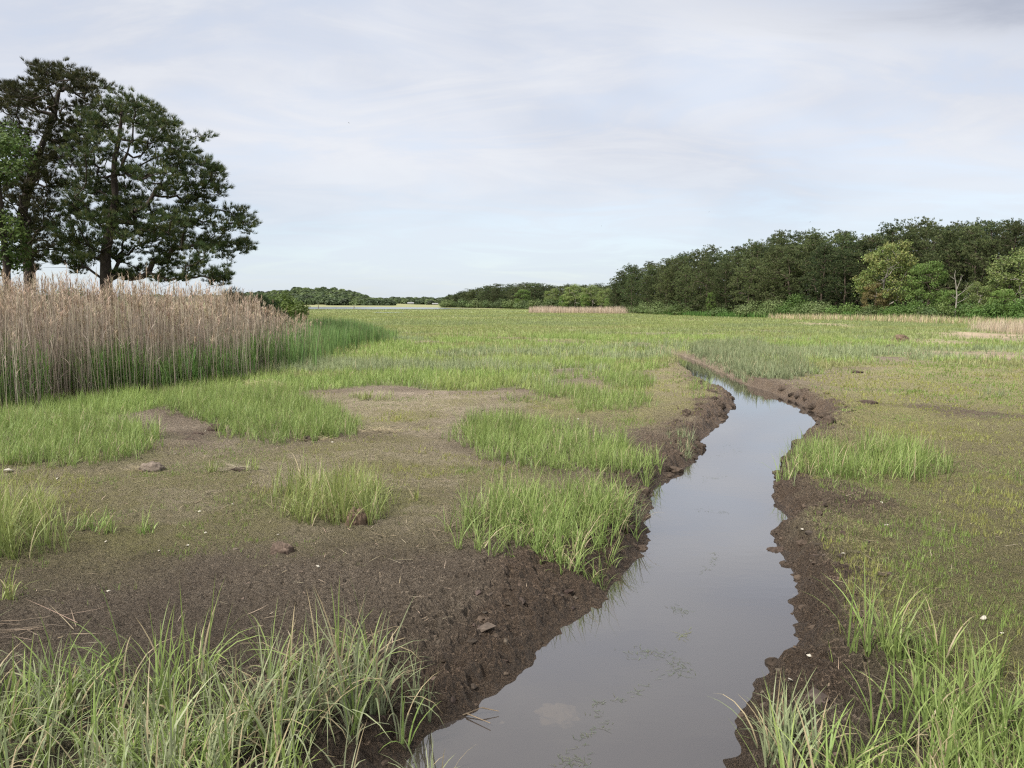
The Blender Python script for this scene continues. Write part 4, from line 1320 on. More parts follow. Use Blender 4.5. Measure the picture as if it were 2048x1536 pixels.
# bare snag
def snag(px, D, top_py):
    x = (px - 1024) / FPX * D
    z0 = hz(x, D)
    H = top_z(top_py, D) - z0
    a = Acc()
    tr = np.array([(0, 0, -.2), (.05, 0, H * .3), (.12, .05, H * .5), (-.05, .05, H * .72), (-.22, .1, H * .9), (-.15, .1, H)])
    frusta(a, tr[:-1], tr[1:], np.array([.085, .07, .06, .045, .03]), np.array([.07, .06, .045, .03, .012]), (.22, .20, .175), 7)
    for (s, vx, vz) in ((.5, 1.6, 1.3), (.36, 1.5, .8), (.62, .6, 1.5), (.82, -.5, .35), (.45, -.6, .5)):
        p = np.array([np.interp(s, [0, .3, .5, .72, .9, 1], tr[:, 0]), .05, H * s])
        q = p + (vx * .5, .1, vz * .45); e = p + (vx, .1, vz)
        frusta(a, [p, q], [q, e], np.array([.035, .025]), np.array([.025, .008]), (.22, .20, .175), 5)
        frusta(a, [q], [q + (vx * .1, -.2, vz * .6)], .02, .006, GREY_BARK, 4)
    o = a.build('dead_tree', M_BARK, True)
    o.location = (x, D, z0)
    tag(o, 'bare grey dead tree standing before the dark pines near the right edge', 'dead tree')
snag(1906, 74.5, 540)

# underwood of the right hand wood
GU = 'green bushes at the foot of the right hand wood'
for i, (px, off, w, h, c) in enumerate((
        (1283, -3, 5.0, 1.9, 0), (1315, -3, 6.0, 2.2, 0), (1352, -3, 4.0, 1.7, 1), (1440, -2.5, 4.0, 1.3, 1), (1500, -3, 5, 2.4, 0), (1540, -2.5, 5, 2.6, 0), (1572, -3.5, 4.5, 2.0, 2),
        (1590, -1, 4.6, 3.6, 2), (1618, -3.5, 4.6, 2.1, 0), (1650, -3.5, 4.2, 2.0, 0), (1690, -3.5, 4.4, 1.9, 2), (1735, -4, 4.4, 1.7, 1), (1790, -4, 4.6, 1.8, 2), (1830, -4, 4.6, 1.9, 2),
        (1880, -4, 4.2, 2.0, 1), (1935, -4, 4.4, 2.0, 2), (1985, -4, 4.4, 2.2, 2), (2040, -4, 4.6, 2.4, 2), (2100, -4, 4.6, 2.4, 2))):
    x, D = edge_pt(WOOD_EDGE, px)
    D += off
    cc = [((.115, .155, .055), (.14, .18, .07)), ((.075, .115, .035), (.10, .14, .045)), ((.075, .135, .030), (.10, .16, .04))][c]
    nm = ['pale green', 'dull green', 'bright green'][c]
    bush('leafy_shrub', f'{nm} shrub below the pines, {ORD[i]} from the left along the right hand wood', 'shrub', (px - 1024) / FPX * D, D, w, h, 400 + i, cc[0], cc[1], 2200, .19, GU)

def undergrowth(name, label, poly, n, size, hmax, seed):
    rng = np.random.default_rng(seed)
    lo, hi = poly.min(0), poly.max(0)
    x, y = rng.uniform(lo[0], hi[0], n * 6), rng.uniform(lo[1], hi[1], n * 6)
    d = sdist(x, y, poly)
    k = (d > .5) & (rng.uniform(0, 1, n * 6) < np.exp(-d / 14))
    x, y = x[k], y[k]
    a = Acc()
    m = 26
    z = height(x, y, np.full(len(x), 50.0))
    hh = hmax * rng.uniform(.35, 1, len(x))
    P = np.repeat(np.stack([x, y, z], 1), m, 0)
    P = P + rng.normal(0, .7, P.shape) * (1, 1, 0) + np.stack([0 * P[:, 0], 0 * P[:, 0], rng.uniform(0, 1, len(P)) * np.repeat(hh, m)], 1)
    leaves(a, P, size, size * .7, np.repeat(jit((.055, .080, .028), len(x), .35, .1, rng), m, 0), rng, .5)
    tag(a.build(name, M_LEAF), label, 'undergrowth', None, 'stuff')
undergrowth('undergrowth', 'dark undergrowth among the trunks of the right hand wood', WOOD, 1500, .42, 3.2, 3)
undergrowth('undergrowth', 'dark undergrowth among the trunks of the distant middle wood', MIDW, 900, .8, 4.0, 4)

# ---- middle wood
SKY_M = [(885, 600), (900, 592), (920, 585), (945, 577), (970, 573), (1000, 570), (1060, 567), (1120, 570), (1160, 571), (1240, 568)]
def mpines(rowname):
    def fn(i, px, x, y, top):
        if rowname == 'front':
            lab = f'dark pine in the front of the distant middle wood, {ORD[i % 26]} from its left end'
            g = 'front pines of the middle wood'
        else:
            lab = 'dark pine crown on the skyline of the distant middle wood'
            g = 'back pines of the middle wood'
        plant(PINES[random.randrange(5)], x, y, top, lab, g, 'pine tree', random.uniform(1.2, 1.55))
    return fn
row(MID_EDGE, SKY_M, 893, 1050, 6.0, .78, 5.5, mpines('front'))
row(MID_EDGE, SKY_M, 897, 1240, 14.0, .92, 5.5, mpines('back'))
row(MID_EDGE, SKY_M, 905, 1250, 24.0, 1.0, 5.0, mpines('back'))
GM = 'leafy trees of the middle wood'
for px, off, py, pk, wd, lab in ((1046, 0, 580, 1, 1.05, 'round bright green tree in the middle of the distant wood'), (1104, 2, 578, 2, .9, 'pale olive tree right of the round bright green tree'),
                                 (1126, -2, 592, 1, .8, 'low rich green tree behind the left end of the pink reeds'), (1150, 4, 570, 2, 1.15, 'tall pale green tree on the skyline above the pink reeds'),
                                 (1185, 2, 572, 2, 1.2, 'broad pale green tree above the middle of the pink reeds'), (1170, -3, 590, 1, .8, 'deep green tree in front of the broad pale one'),
                                 (1212, 0, 578, 2, 1.0, 'pale green tree beside the first pines of the right hand wood'), (1216, -12, 598, 1, .8, 'low green tree behind the right end of the pink reeds')):
    x, D = edge_pt(MID_EDGE, px)
    D += off
    plant(OAKS[pk], (px - 1024) / FPX * D, D, top_z(py, D), lab, GM, 'tree', wd, None, 9.0)
GS = 'shrubs along the middle wood'
for i, (px, off, w, h, c) in enumerate(((902, -4, 9, 3.4, 0), (925, -4, 9, 3.6, 1), (950, -4, 10, 3.0, 0), (1003, -4, 9, 3.2, 1), (1022, -6, 7, 3.0, 0), (1050, -6, 7, 2.6, 1), (1075, -5, 7, 3.0, 0), (1098, -4, 7, 3.2, 1), (975, -4, 8, 2.8, 1))):
    x, D = edge_pt(MID_EDGE, px)
    D += off
    cc = [((.105, .14, .05), (.13, .17, .06)), ((.075, .11, .04), (.1, .14, .05))][c]
    bush('leafy_shrub', f'{["pale green", "dull green"][c]} shrub fringing the distant middle wood, {ORD[i] if i < 8 else "between the third and fourth"}' + (' from its left end' if i < 8 else ''), 'shrub', (px - 1024) / FPX * D, D, w, h, 500 + i, cc[0], cc[1], 1300, .42, GS)

# ---- far woods, each reads as one mass
def far_wood(name, label, crowns):
    a = Acc()
    rng = np.random.default_rng(len(crowns))
    for x, y, z, r, c in crowns:
        m = 170
        o = rng.normal(0, 1, (m, 3))
        o /= np.linalg.norm(o, axis=1, keepdims=True)
        o[:, 2] = np.abs(o[:, 2]) * 1.1 - .25
        P = np.array((x, y, z)) + o * (r, r, r * .8) * rng.uniform(.75, 1.05, (m, 1))
        cc = np.tile(np.array(c) * rng.uniform(.8, 1.2), (m, 1)) * (1 + .2 * rng.uniform(-1, 1, (m, 1)))
        leaves(a, P, r * .5, r * .38, cc, rng, .6, o)
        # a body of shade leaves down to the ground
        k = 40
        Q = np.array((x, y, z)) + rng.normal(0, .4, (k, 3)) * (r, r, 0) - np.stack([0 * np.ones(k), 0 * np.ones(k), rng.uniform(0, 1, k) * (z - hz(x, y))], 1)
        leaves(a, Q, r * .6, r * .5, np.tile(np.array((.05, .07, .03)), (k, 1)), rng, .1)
    tag(a.build(name, M_LEAF), label, 'woods', None, 'stuff')
KINDS = [(.06, .085, .04), (.085, .12, .05), (.05, .065, .035), (.10, .135, .05), (.07, .10, .045)]
SKY_F = [(480, 584), (560, 580), (590, 574), (612, 571), (640, 573), (680, 575), (715, 583), (745, 593), (768, 602), (785, 609)]
cr = []
rs = np.random.default_rng(5)
for k in range(420):
    px = rs.uniform(480, 782)
    D = rs.uniform(575, 720)
    f = (D - 575) / 145
    zt = top_z(606 - (606 - skyline(SKY_F, px)) * (.30 + .74 * f) * rs.uniform(.9, 1.04), D)
    r = rs.uniform(3.2, 5.2)
    cr.append(((px - 1024) / FPX * D, D, max(zt - r * .8, 1.2), r, KINDS[rs.integers(5)]))
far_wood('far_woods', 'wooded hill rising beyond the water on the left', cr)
cr = []
for k in range(430):
    px = rs.uniform(-700, 2750) if k > 130 else rs.uniform(735, 900)
    D = rs.uniform(860, 980)
    f = (D - 860) / 120
    zt = 4.0 + 3.6 * f + rs.uniform(-.8, 1.2) + (3 if px > 900 or px < 700 else 0)
    r = rs.uniform(4, 6.0) * (1.0 if 700 < px < 900 else 1.6)
    cr.append(((px - 1024) / FPX * D, D, max(zt - r * .4, 1.0), r, KINDS[rs.integers(5)]))
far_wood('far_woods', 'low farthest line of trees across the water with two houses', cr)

# ------------------------------------------------------------------ far houses, posts
def flat_mat(name, col, rough=.7, sc=3.0):
    m, nt, N, L = new_mat(name)
    out = N.new('ShaderNodeOutputMaterial')
    p = N.new('ShaderNodeBsdfPrincipled'); p.inputs['Roughness'].default_value = rough
    ns = N.new('ShaderNodeTexNoise'); ns.inputs['Scale'].default_value = sc; ns.inputs['Detail'].default_value = 5
    tc = N.new('ShaderNodeTexCoord'); L.new(tc.outputs['Object'], ns.inputs['Vector'])
    c = mixc(N, L, ns.outputs['Fac'], [v * .75 for v in col], [min(1, v * 1.2) for v in col])
    L.new(c, p.inputs['Base Color']); L.new(p.outputs[0], out.inputs['Surface'])
    return m
M_HWALL = flat_mat('shingle_wall', (.30, .30, .29)); M_HROOF = flat_mat('roof_shingle', (.20, .20, .20)); M_GLASS = flat_mat('window_glass', (.05, .06, .07), .1)
M_POST = flat_mat('weathered_post', (.12, .10, .085), .9, 20); M_SHELL = flat_mat('bleached_shell', (.31, .285, .235), .6, 60)
M_STONE = flat_mat('pale_submerged_stone', (.33, .27, .20), .8, 14)
def box(x0, x1, y0, y1, z0, z1):
    V = [(x, y, z) for z in (z0, z1) for x, y in ((x0, y0), (x1, y0), (x1, y1), (x0, y1))]
    return V, [[(3, 2, 1, 0), (4, 5, 6, 7), (0, 1, 5, 4), (1, 2, 6, 5), (2, 3, 7, 6), (3, 0, 4, 7)]]
def simple(name, V, F, mat, parent=None, smooth=False):
    return mesh_from(name, np.array(V, float), [np.array(f) for f in F], mat, None, smooth, parent)
def house(px, D, zb, w, h, roof, label, wallm):
    r = empty('house', ((px - 1024) / FPX * D, D, zb))
    V, F = box(-w / 2, w / 2, 0, 6, -3, h); simple('wall', V, F, wallm, r)
    V = [(-w / 2 - .4, -.5, h), (w / 2 + .4, -.5, h), (w / 2 + .4, 6.5, h), (-w / 2 - .4, 6.5, h), (-w / 2 - .4, 3, h + roof), (w / 2 + .4, 3, h + roof)]
    simple('roof', V, [[(0, 1, 5, 4), (2, 3, 4, 5), (3, 2, 1, 0)], [(0, 4, 3), (1, 2, 5)]], M_HROOF, r)
    for k in range(4):
        cx = -w / 2 + w * (k + .5) / 4
        V, F = box(cx - .45, cx + .45, -.06, .04, h * .35, h * .75); simple('window', V, F, M_GLASS, r)
    tag(r, label, 'house')
house(822, 845, -.2, 6.5, 1.9, 1.1, 'pale far house showing between the farthest trees', M_HWALL)
house(871, 848, -.2, 6.0, 1.2, .9, 'low grey house right of the pale far house', M_HROOF)
for px, py, lab in ((637, 617, 'thin post at the water edge of the far marsh, the one nearer the reeds'), (708, 617, 'dark thin post in the far marsh nearer the middle wood')):
    x, y = ground_at(px, py + 1)
    a = Acc(); frusta(a, [(0, 0, -.3), (0, 0, .7)], [(0, 0, .7), (.02, 0, 1.3)], np.array([.16, .14]), np.array([.14, .10]), (1, 1, 1), 8)
    frusta(a, [(.02, 0, 1.3)], [(.02, 0, 1.36)], .10, .02, (1, 1, 1), 8)
    o = a.build('wooden_post', M_POST); o.location = (x, y, hz(x, y)); tag(o, lab, 'post', 'posts in the far marsh')

# ------------------------------------------------------------------ small things on the mud
def lump(name, label, px, py, w, h, seed, col, cat='mud lump', group=None, zbase=None, mat=M_MUD):
    rng = np.random.default_rng(seed)
    nu, nv = 56, 30
    u, v = np.meshgrid(np.linspace(0, 2 * math.pi, nu, endpoint=False), np.linspace(0, math.pi, nv))
    d = np.stack([np.cos(u) * np.sin(v), np.sin(u) * np.sin(v), np.cos(v)], -1).reshape(-1, 3)
    s = seed * 3.7
    rr = .55 + .75 * fbm(d[:, 0] * 2.1 + s + d[:, 2], d[:, 1] * 2.1 - s + d[:, 2] * .7, seed, 4) + .55 * (.25 - np.abs(fbm(d[:, 0] * 4.5 + s, d[:, 1] * 4.5 + d[:, 2] * 5, seed + 9, 3) - .5)) + .22 * (lumps(d[:, 0] * 5 + s + d[:, 2] * 3, d[:, 1] * 5 - d[:, 2] * 2, seed + 4) - .6) + .1 * (lumps(d[:, 0] * 11 + s, d[:, 1] * 11 + d[:, 2] * 7, seed + 5) - .5)
    V = d * rr[:, None] * (w * .5, w * .38, h * .6)
    i = np.arange(nv - 1)[:, None] * nu; j = np.arange(nu)[None]; j2 = (j + 1) % nu
    Q = np.stack([i + j, i + nu + j, i + nu + j2, i + j2], -1).reshape(-1, 4)
    x, y = ground_at(px, py, 0 if zbase is None else zbase)
    o = mesh_from(name, V, [Q], mat, np.tile(np.array(col), (len(V), 1)), True)
    o.location = (x, y, (hz(x, y) if zbase is None else zbase) + h * .16)
    return tag(o, label, cat, group)
GL = 'lumps of mud on the flat'
MUDC, DKC = (.12, .085, .06), (.055, .040, .032)
for i, (px, py, w, h, c, lab) in enumerate((
        (432, 862, .22, .14, DKC, 'blackish mud lump in the brown bay left of the grass tongue'),
        (395, 872, .16, .07, DKC, 'flat dark clod just left of the blackish mud lump'),
        (378, 884, .16, .06, DKC, 'small dark clod in front of the blackish mud lump'),
        (305, 944, .26, .15, (.13, .105, .085), 'dark peat lump with dead stalks at the left middle'),
        (712, 1052, .17, .20, MUDC, 'brown mud lump at the foot of the loose grass clump'),
        (563, 1104, .17, .11, (.095, .07, .055), 'low brown mud lump alone on the dark crumbly mud'),
        (622, 880, .24, .08, DKC, 'dark clod under the edge of the grass tongue'),
        (1372, 893, .14, .08, DKC, 'small clod on the crumbling corner of the left bank'),
        (1733, 812, .34, .10, DKC, 'dark clod on the olive flat beyond the creek bend'),
        (1802, 684, .75, .42, MUDC, 'brown mud lump on the straw coloured flat near the right wood'),
        (1782, 697, .4, .2, DKC, 'small dark clod on the straw coloured flat'),
        (1552, 1066, .16, .08, DKC, 'clod on the tip of the small mud spit on the right bank'),
        (475, 945, .18, .07, DKC, 'low dark clod among the short shoots before the tongue'),
        (1715, 745, .3, .08, DKC, 'little dark clod on the olive flat nearest the far grassy bend'))):
    lump('mud_lump', lab, px, py, w, h, 700 + i, c, group=GL)
def crumbs():
    """crumbs and clods that litter the mud and the banks"""
    rng = np.random.default_rng(77)
    x, y = polar_points(2.6, 15, 150, R(40), rng)
    tall, patch, film, dry, dark, straw = cover_masks(x, y)
    cd = creek_d(x, y)
    band = np.exp(-((cd - .35) / .3) ** 2)
    p = (.16 * (1 - film * .75) + .95 * band) * (1 - tall) * sstep(.35, .65, fbm(x * 1.4, y * 1.4, 111, 3) + band * .3)
    k = (rng.uniform(0, 1, len(x)) < p) & (cd > .04)
    x, y, band = x[k], y[k], band[k]
    n = len(x)
    z = height(x, y, creek_d(x, y))
    big = (band > .45) & (rng.uniform(0, 1, n) < .14)
    ico = np.array([(0, 0, 1), (.89, 0, .45), (.28, .85, .45), (-.72, .53, .45), (-.72, -.53, .45), (.28, -.85, .45), (.72, .53, -.45), (-.28, .85, -.45), (-.89, 0, -.45), (-.28, -.85, -.45), (.72, -.53, -.45), (0, 0, -1)])
    F = np.array([(0, 1, 2), (0, 2, 3), (0, 3, 4), (0, 4, 5), (0, 5, 1), (1, 6, 2), (2, 7, 3), (3, 8, 4), (4, 9, 5), (5, 10, 1), (2, 6, 7), (3, 7, 8), (4, 8, 9), (5, 9, 10), (1, 10, 6), (6, 11, 7), (7, 11, 8), (8, 11, 9), (9, 11, 10), (10, 11, 6)])
    s = (.005 + .016 * rng.uniform(0, 1, n) ** 3 + .010 * band * rng.uniform(0, 1, n) + big * rng.uniform(.004, .016, n))[:, None, None]
    V = ico[None] * s * (1 + .35 * rng.normal(0, 1, (n, 12, 1))) * rng.uniform(.5, 1.6, (n, 1, 3)) * (1, 1, .65) + np.stack([x, y, z + s[:, 0, 0] * .3], 1)[:, None]
    c = jit((.10, .075, .06), n, .35, .06, rng)
    c[band > .4] *= .55
    FF = (np.arange(n)[:, None, None] * 12 + F[None]).reshape(-1, 3)
    allV, allC, quads, off = [V.reshape(-1, 3)], [np.repeat(c, 12, 0)], [], n * 12
    # bigger slumped clods of peat along the toe and the lip of both banks
    nu, nv = 18, 10
    u, v = np.meshgrid(np.linspace(0, 2 * math.pi, nu, endpoint=False), np.linspace(0.02, math.pi - .02, nv))
    d = np.stack([np.cos(u) * np.sin(v), np.sin(u) * np.sin(v), np.cos(v)], -1).reshape(-1, 3)
    i = np.arange(nv - 1)[:, None] * nu; j = np.arange(nu)[None]; j2 = (j + 1) % nu
    Q = np.stack([i + j, i + nu + j, i + nu + j2, i + j2], -1).reshape(-1, 4)
    x, y = polar_points(2.8, 19, 46, R(36), rng)
    cd = creek_d(x, y)
    patchy = sstep(.38, .6, fbm(x * 1.3, y * 1.3, 119, 3))
    pr = (np.exp(-((cd - .05) / .07) ** 2) * .8 + np.exp(-((cd - .40) / .13) ** 2) * .9 * patchy + .35 * patchy * (cd < .5)) * (cd > -.02)
    k = rng.uniform(0, 1, len(x)) < pr * np.interp(y, [5, 9], [1.4, .55])
    x, y, cd = x[k], y[k], cd[k]
    z = height(x, y, cd)
    for q in range(len(x)):
        sd = 900 + q
        w = (.012 + .05 * rng.uniform() ** 2) * float(np.interp(y[q], [4, 6, 9], [.62, .8, 1.7]))
        ox = rng.uniform(0, 90)
        rr = .6 + .7 * fbm(d[:, 0] * 2.3 + ox + d[:, 2], d[:, 1] * 2.3 - ox + d[:, 2] * .8, 7, 3) + .9 * (.2 - np.abs(fbm(d[:, 0] * 5 + ox, d[:, 1] * 5 + d[:, 2] * 5, 8, 2) - .5))
        P = d * rr[:, None] * (w * rng.uniform(.8, 1.5), w * rng.uniform(.7, 1.2), w * rng.uniform(.45, .85))
        a = rng.uniform(0, 6.28)
        P = np.stack([P[:, 0] * math.cos(a) - P[:, 1] * math.sin(a), P[:, 0] * math.sin(a) + P[:, 1] * math.cos(a), P[:, 2]], 1) + (x[q], y[q], z[q] - w * .05)
        allV.append(P)
        allC.append(np.tile(np.array((.054, .040, .030)) * rng.uniform(.6, 1.35), (len(P), 1)))
        quads.append(Q + off)
        off += len(P)
    o = mesh_from('mud_crumbs', np.concatenate(allV), [FF, np.concatenate(quads)], M_MUD, np.concatenate(allC), False)
    tag(o, 'crumbs of mud and peat littering the flat and banks', 'mud crumbs', None, 'stuff')
crumbs()

def litter():
    rng = np.random.default_rng(79)
    a = Acc()
    x, y = polar_points(2.8, 14, 22, R(40), rng)
    tall, patch, film, dry, dark, straw = cover_masks(x, y)
    cd = creek_d(x, y)
    k = (cd > .15) & (tall < .5) & (rng.uniform(0, 1, len(x)) < .25 + .75 * sstep(.45, .65, fbm(x * .9, y * .9, 113, 3)))
    x, y, cd = x[k], y[k], cd[k]
    n = len(x)
    z = height(x, y, cd) + mud_relief(x, y, cd, np.zeros(n)) + .006
    c = jit((.25, .20, .145), n, .4, .08, rng)
    blades(a, np.stack([x, y, z], 1), rng.uniform(.03, .17, n), .005, rng.uniform(0, 6.28, n), rng.uniform(1.35, 1.6, n), rng.uniform(-.25, .15, n), c, 3, rng)
    tag(a.build('straw_litter', M_STRAW), 'dead straw bits lying over the mud flat', 'litter', None, 'stuff')
litter()

def straw_heap(name, label, px, py, w, d, h, n, seed, L=.35, col=STRAWC, group='heaps of dead straw'):
    rng = np.random.default_rng(seed)
    a = Acc()
    r = np.sqrt(rng.uniform(0, 1, n)); th = rng.uniform(0, 6.28, n)
    x, y = r * np.cos(th) * w * .5, r * np.sin(th) * d * .5
    z = h * (1 - r ** 2) * rng.uniform(.2, 1, n) + .01
    P = np.stack([x, y, z], 1)
    az = rng.normal(0, .7, n) + np.where(rng.uniform(0, 1, n) < .5, 0, math.pi)
    blades(a, P, L * rng.uniform(.4, 1.1, n), .0055, az, rng.uniform(1.2, 1.6, n), rng.uniform(-.2, .3, n), jit(col, n, .35, .06, rng), 3, rng)
    o = a.build(name, M_STRAW)
    gx, gy = ground_at(px, py)
    o.location = (gx, gy, hz(gx, gy))
    return tag(o, label, 'straw heap', group)
straw_heap('straw_heap', 'flattened heap of dead straw where the reeds meet the grass', 528, 778, 1.35, .8, .20, 900, 61, .4)
straw_heap('straw_heap', 'thin scatter of straw at the tip of the grass tongue', 758, 866, .62, .45, .06, 160, 62, .35)
straw_heap('straw_heap', 'dead matted straw along the foot of the reeds at the left edge', 60, 842, 2.2, .35, .10, 500, 63, .35)
straw_heap('straw_heap', 'few long dead stalks lying on the mud at the left edge', 60, 1265, .75, .40, .03, 22, 64, .42, (.24, .19, .14))
straw_heap('straw_heap', 'dead stalks poking from the dark peat lump', 288, 946, .35, .18, .10, 60, 65, .22)
straw_heap('straw_heap', 'small pale straw wisp beside the dark clod under the tongue', 640, 882, .5, .2, .05, 70, 66, .25)
straw_heap('straw_heap', 'grey dead tuft among the short shoots before the tongue', 472, 946, .26, .16, .10, 70, 67, .2, (.28, .24, .18))
straw_heap('straw_heap', 'pale dead tuft beside the brown lump on the straw flat', 1818, 686, 1.0, .6, .4, 160, 68, .4, (.32, .27, .19))

SH = 'bleached shells on the mud'
def shell(px, py, s, seed, label, z=None):
    rng = np.random.default_rng(seed)
    V, F = [], []
    nu, nv = 12, 6
    for j in range(nv):
        t = j / (nv - 1)
        for i in range(nu):
            an = i / (nu - 1) * math.pi
            r = t * (1 + .05 * math.cos(an * 9))
            V.append((math.cos(an) * r * s * .5, math.sin(an) * r * s * .72, s * .26 * (1 - t ** 1.6) * (0.6 + .4 * math.sin(an)) + .004))
    for j in range(nv - 1):
        for i in range(nu - 1):
            a = j * nu + i
            F.append((a, a + 1, a + nu + 1, a + nu))
    # thickness
    n = len(V)
    V += [(x * .97, y * .97, z_ - .004) for x, y, z_ in V]
    F2 = [(d + n, c + n, b + n, a + n) for a, b, c, d in F]
    edge = [((nv - 1) * nu + i, (nv - 1) * nu + i + 1, (nv - 1) * nu + i + 1 + n, (nv - 1) * nu + i + n) for i in range(nu - 1)]
    o = simple('shell', V, [F + F2 + edge], M_SHELL, None, True)
    x, y = ground_at(px, py)
    xa, ya = np.array([x]), np.array([y])
    zz = float((height(xa, ya) + mud_relief(xa, ya, creek_d(xa, ya), np.zeros(1)))[0])
    o.location = (x, y, zz + .004)
    o.rotation_euler = (rng.normal(0, .3), rng.normal(0, .3), rng.uniform(0, 6.28))
    return tag(o, label, 'shell', SH)
for i, (px, py, s, lab) in enumerate((
        (20, 949, .17, 'large flat white shell at the left edge before the grass'), (117, 962, .07, 'white shell right of the large flat one'),
        (352, 913, .06, 'white shell in the brown bay below the dark clods'), (401, 1025, .055, 'white shell on the mud left of the loose grass clump'),
        (374, 1086, .055, 'cream shell on the dark mud between left clump and low mud lump'), (214, 1084, .05, 'white shell just below the three little tufts'),
        (556, 1068, .04, 'tiny white shell above the low mud lump'), (466, 1010, .04, 'tiny white shell on the bare patch beside the loose clump'),
        (410, 1062, .04, 'cream shell by the thin seedlings left of the low lump'), (319, 1098, .04, 'small white shell left of the cream shell on dark mud'),
        (218, 1182, .05, 'pale twisted shell on the dark mud at the left'), (412, 864, .05, 'white shell beside the blackish mud lump'),
        (664, 890, .06, 'white shell by the straw wisp under the tongue'), (690, 893, .05, 'outermost white shell in front of the tongue tip'),
        (636, 1144, .05, 'beige shell on the crumbly mud below the loose clump'), (1155, 844, .06, 'white shell behind the long grass strip'),
        (1358, 916, .06, 'pale shell on the dark left bank by the bend'), (1003, 1374, .045, 'white shell at the water edge of the near left bank'),
        (1606, 1068, .05, 'upright white shell on the small mud spit'), (1590, 1146, .05, 'white shell on the lip of the right bank above the hollow'),
        (1685, 1125, .05, 'paired white shell by the right bank seedlings'), (1748, 1118, .04, 'tiny white shell in the right seedlings'),
        (1772, 1062, .08, 'pale shell heap in the right seedlings above the others'), (1618, 1328, .05, 'white shell on the right bank above the bottom grass'),
        (1530, 1360, .045, 'cream shell near the water on the lower right bank'), (1964, 1250, .06, 'white shell on the flat at the far right'),
        (2006, 1282, .045, 'small shell nearest the right edge'), (1575, 1382, .055, 'grey white shell below the lip of the lower right bank'),
        (1870, 814, .07, 'white shell on the dark bare strip of the olive flat'), (1800, 752, .06, 'tiny white shell far out on the olive flat'),
        (1760, 1018, .06, 'dead white blade shaped shell below the right grass row'), (965, 826, .07, 'white shell on the pale mud flat'))):
    shell(px, py, s * .64, 800 + i, lab)

# things in the creek
def weed(label, pts, seed, n=90, spread=.10, z=WATER_Z + .002, col=(.10, .115, .07)):
    rng = np.random.default_rng(seed)
    a = Acc()
    W = G(pts, WATER_Z)
    seg = rng.integers(0, len(W) - 1, n); t = rng.uniform(0, 1, n)[:, None]
    P = W[seg] * (1 - t) + W[seg + 1] * t + rng.normal(0, spread, (n, 2))
    c0 = P.mean(0)
    P3 = np.concatenate([P - c0, np.zeros((n, 1))], 1)
    blades(a, P3, rng.uniform(.015, .06, n), .0028, rng.uniform(0, 6.28, n), 1.52, rng.uniform(-.03, .03, n), jit(col, n, .3, .1, rng), 3, rng)
    o = a.build('water_weed', M_GRASS)
    o.location = (c0[0], c0[1], z)
    return tag(o, label, 'water weed', 'wisps of weed in the creek')
weed('largest mat of green weed in the near creek', [(1260, 1310), (1310, 1300), (1370, 1330), (1320, 1350)], 1, 120, .05)
weed('long thread of weed trailing through the near creek', [(1180, 1440), (1200, 1405), (1255, 1400), (1290, 1365)], 2, 46, .02)
weed('short weed wisp low in the creek near the bottom', [(1150, 1485), (1180, 1465), (1225, 1450)], 3, 34, .02)
weed('weed wisp in the creek above the largest mat', [(1340, 1215), (1375, 1225)], 4, 34, .03)
weed('small yellowish weed sprig right of the thread', [(1362, 1278), (1372, 1262)], 5, 22, .02, col=(.16, .17, .05))
weed('faint weed patch in the creek below the bend', [(1400, 1150), (1425, 1125), (1430, 1105)], 6, 34, .012)
weed('floating weed flecks in the widest part of the creek', [(1430, 915), (1470, 900), (1460, 885)], 7, 44, .07)
weed('weed flecks floating just below the widest part', [(1405, 960), (1440, 950)], 8, 30, .06)
weed('row of weed flecks between the two banks of tall grass', [(1400, 1020), (1455, 1025)], 9, 26, .04)
weed('weed mat touching the bottom edge of the picture', [(1110, 1530), (1150, 1515), (1165, 1530)], 10, 50, .03)
lump('stone', 'pale wedge shaped stone under the water near the bottom', 1118, 1436, .22, .08, 91, (1, 1, 1), 'stone', None, WATER_Z - .11, M_STONE)
def twig():
    a = Acc()
    for p, q in (((0, 0, 0), (.10, .02, .03)), ((.02, 0, .01), (.15, -.1, .015)), ((.10, .02, .03), (.19, .02, .01))):
        frusta(a, [p], [q], .004, .002, (.13, .10, .07), 5)
    o = a.build('twig', M_BARK)
    x, y = ground_at(925, 1432, WATER_Z)
    o.location = (x, y, WATER_Z + .005)
    tag(o, 'bent dark twig lying in the water by the near left bank', 'twig')
twig()

# birds
def bird(px, py, D, rz, label):
    V = [(0, .12, 0), (0, .05, .022), (.02, .05, 0), (0, .05, -.02), (-.02, .05, 0), (0, -.06, .018), (.016, -.06, 0), (0, -.06, -.014), (-.016, -.06, 0), (.03, -.15, 0), (0, -.11, .006), (-.03, -.15, 0),
         (.11, .05, .045), (.20, -.05, .02), (.08, -.01, .03), (-.11, .05, .045), (-.20, -.05, .02), (-.08, -.01, .03)]
    F3 = [(0, 1, 2), (0, 2, 3), (0, 3, 4), (0, 4, 1), (6, 5, 10), (5, 8, 10), (8, 7, 10), (7, 6, 10), (6, 10, 9), (8, 11, 10), (12, 13, 14), (15, 17, 16)]
    F4 = [(1, 5, 6, 2), (2, 6, 7, 3), (3, 7, 8, 4), (4, 8, 5, 1), (2, 12, 14, 6), (4, 8, 17, 15)]
    o = simple('bird', V, [F3, F4], M_POST)
    o.location = at_depth(px, py, D)
    o.rotation_euler = (.1, .25, rz)
    o.scale = (1.1,) * 3
    tag(o, label, 'bird', 'small birds in the sky')
bird(1203, 452, 150, .6, 'tiny dark bird above the first pines of the right wood')
bird(1620, 444, 150, 2.0, 'tiny dark bird just above the middle of the right wood')
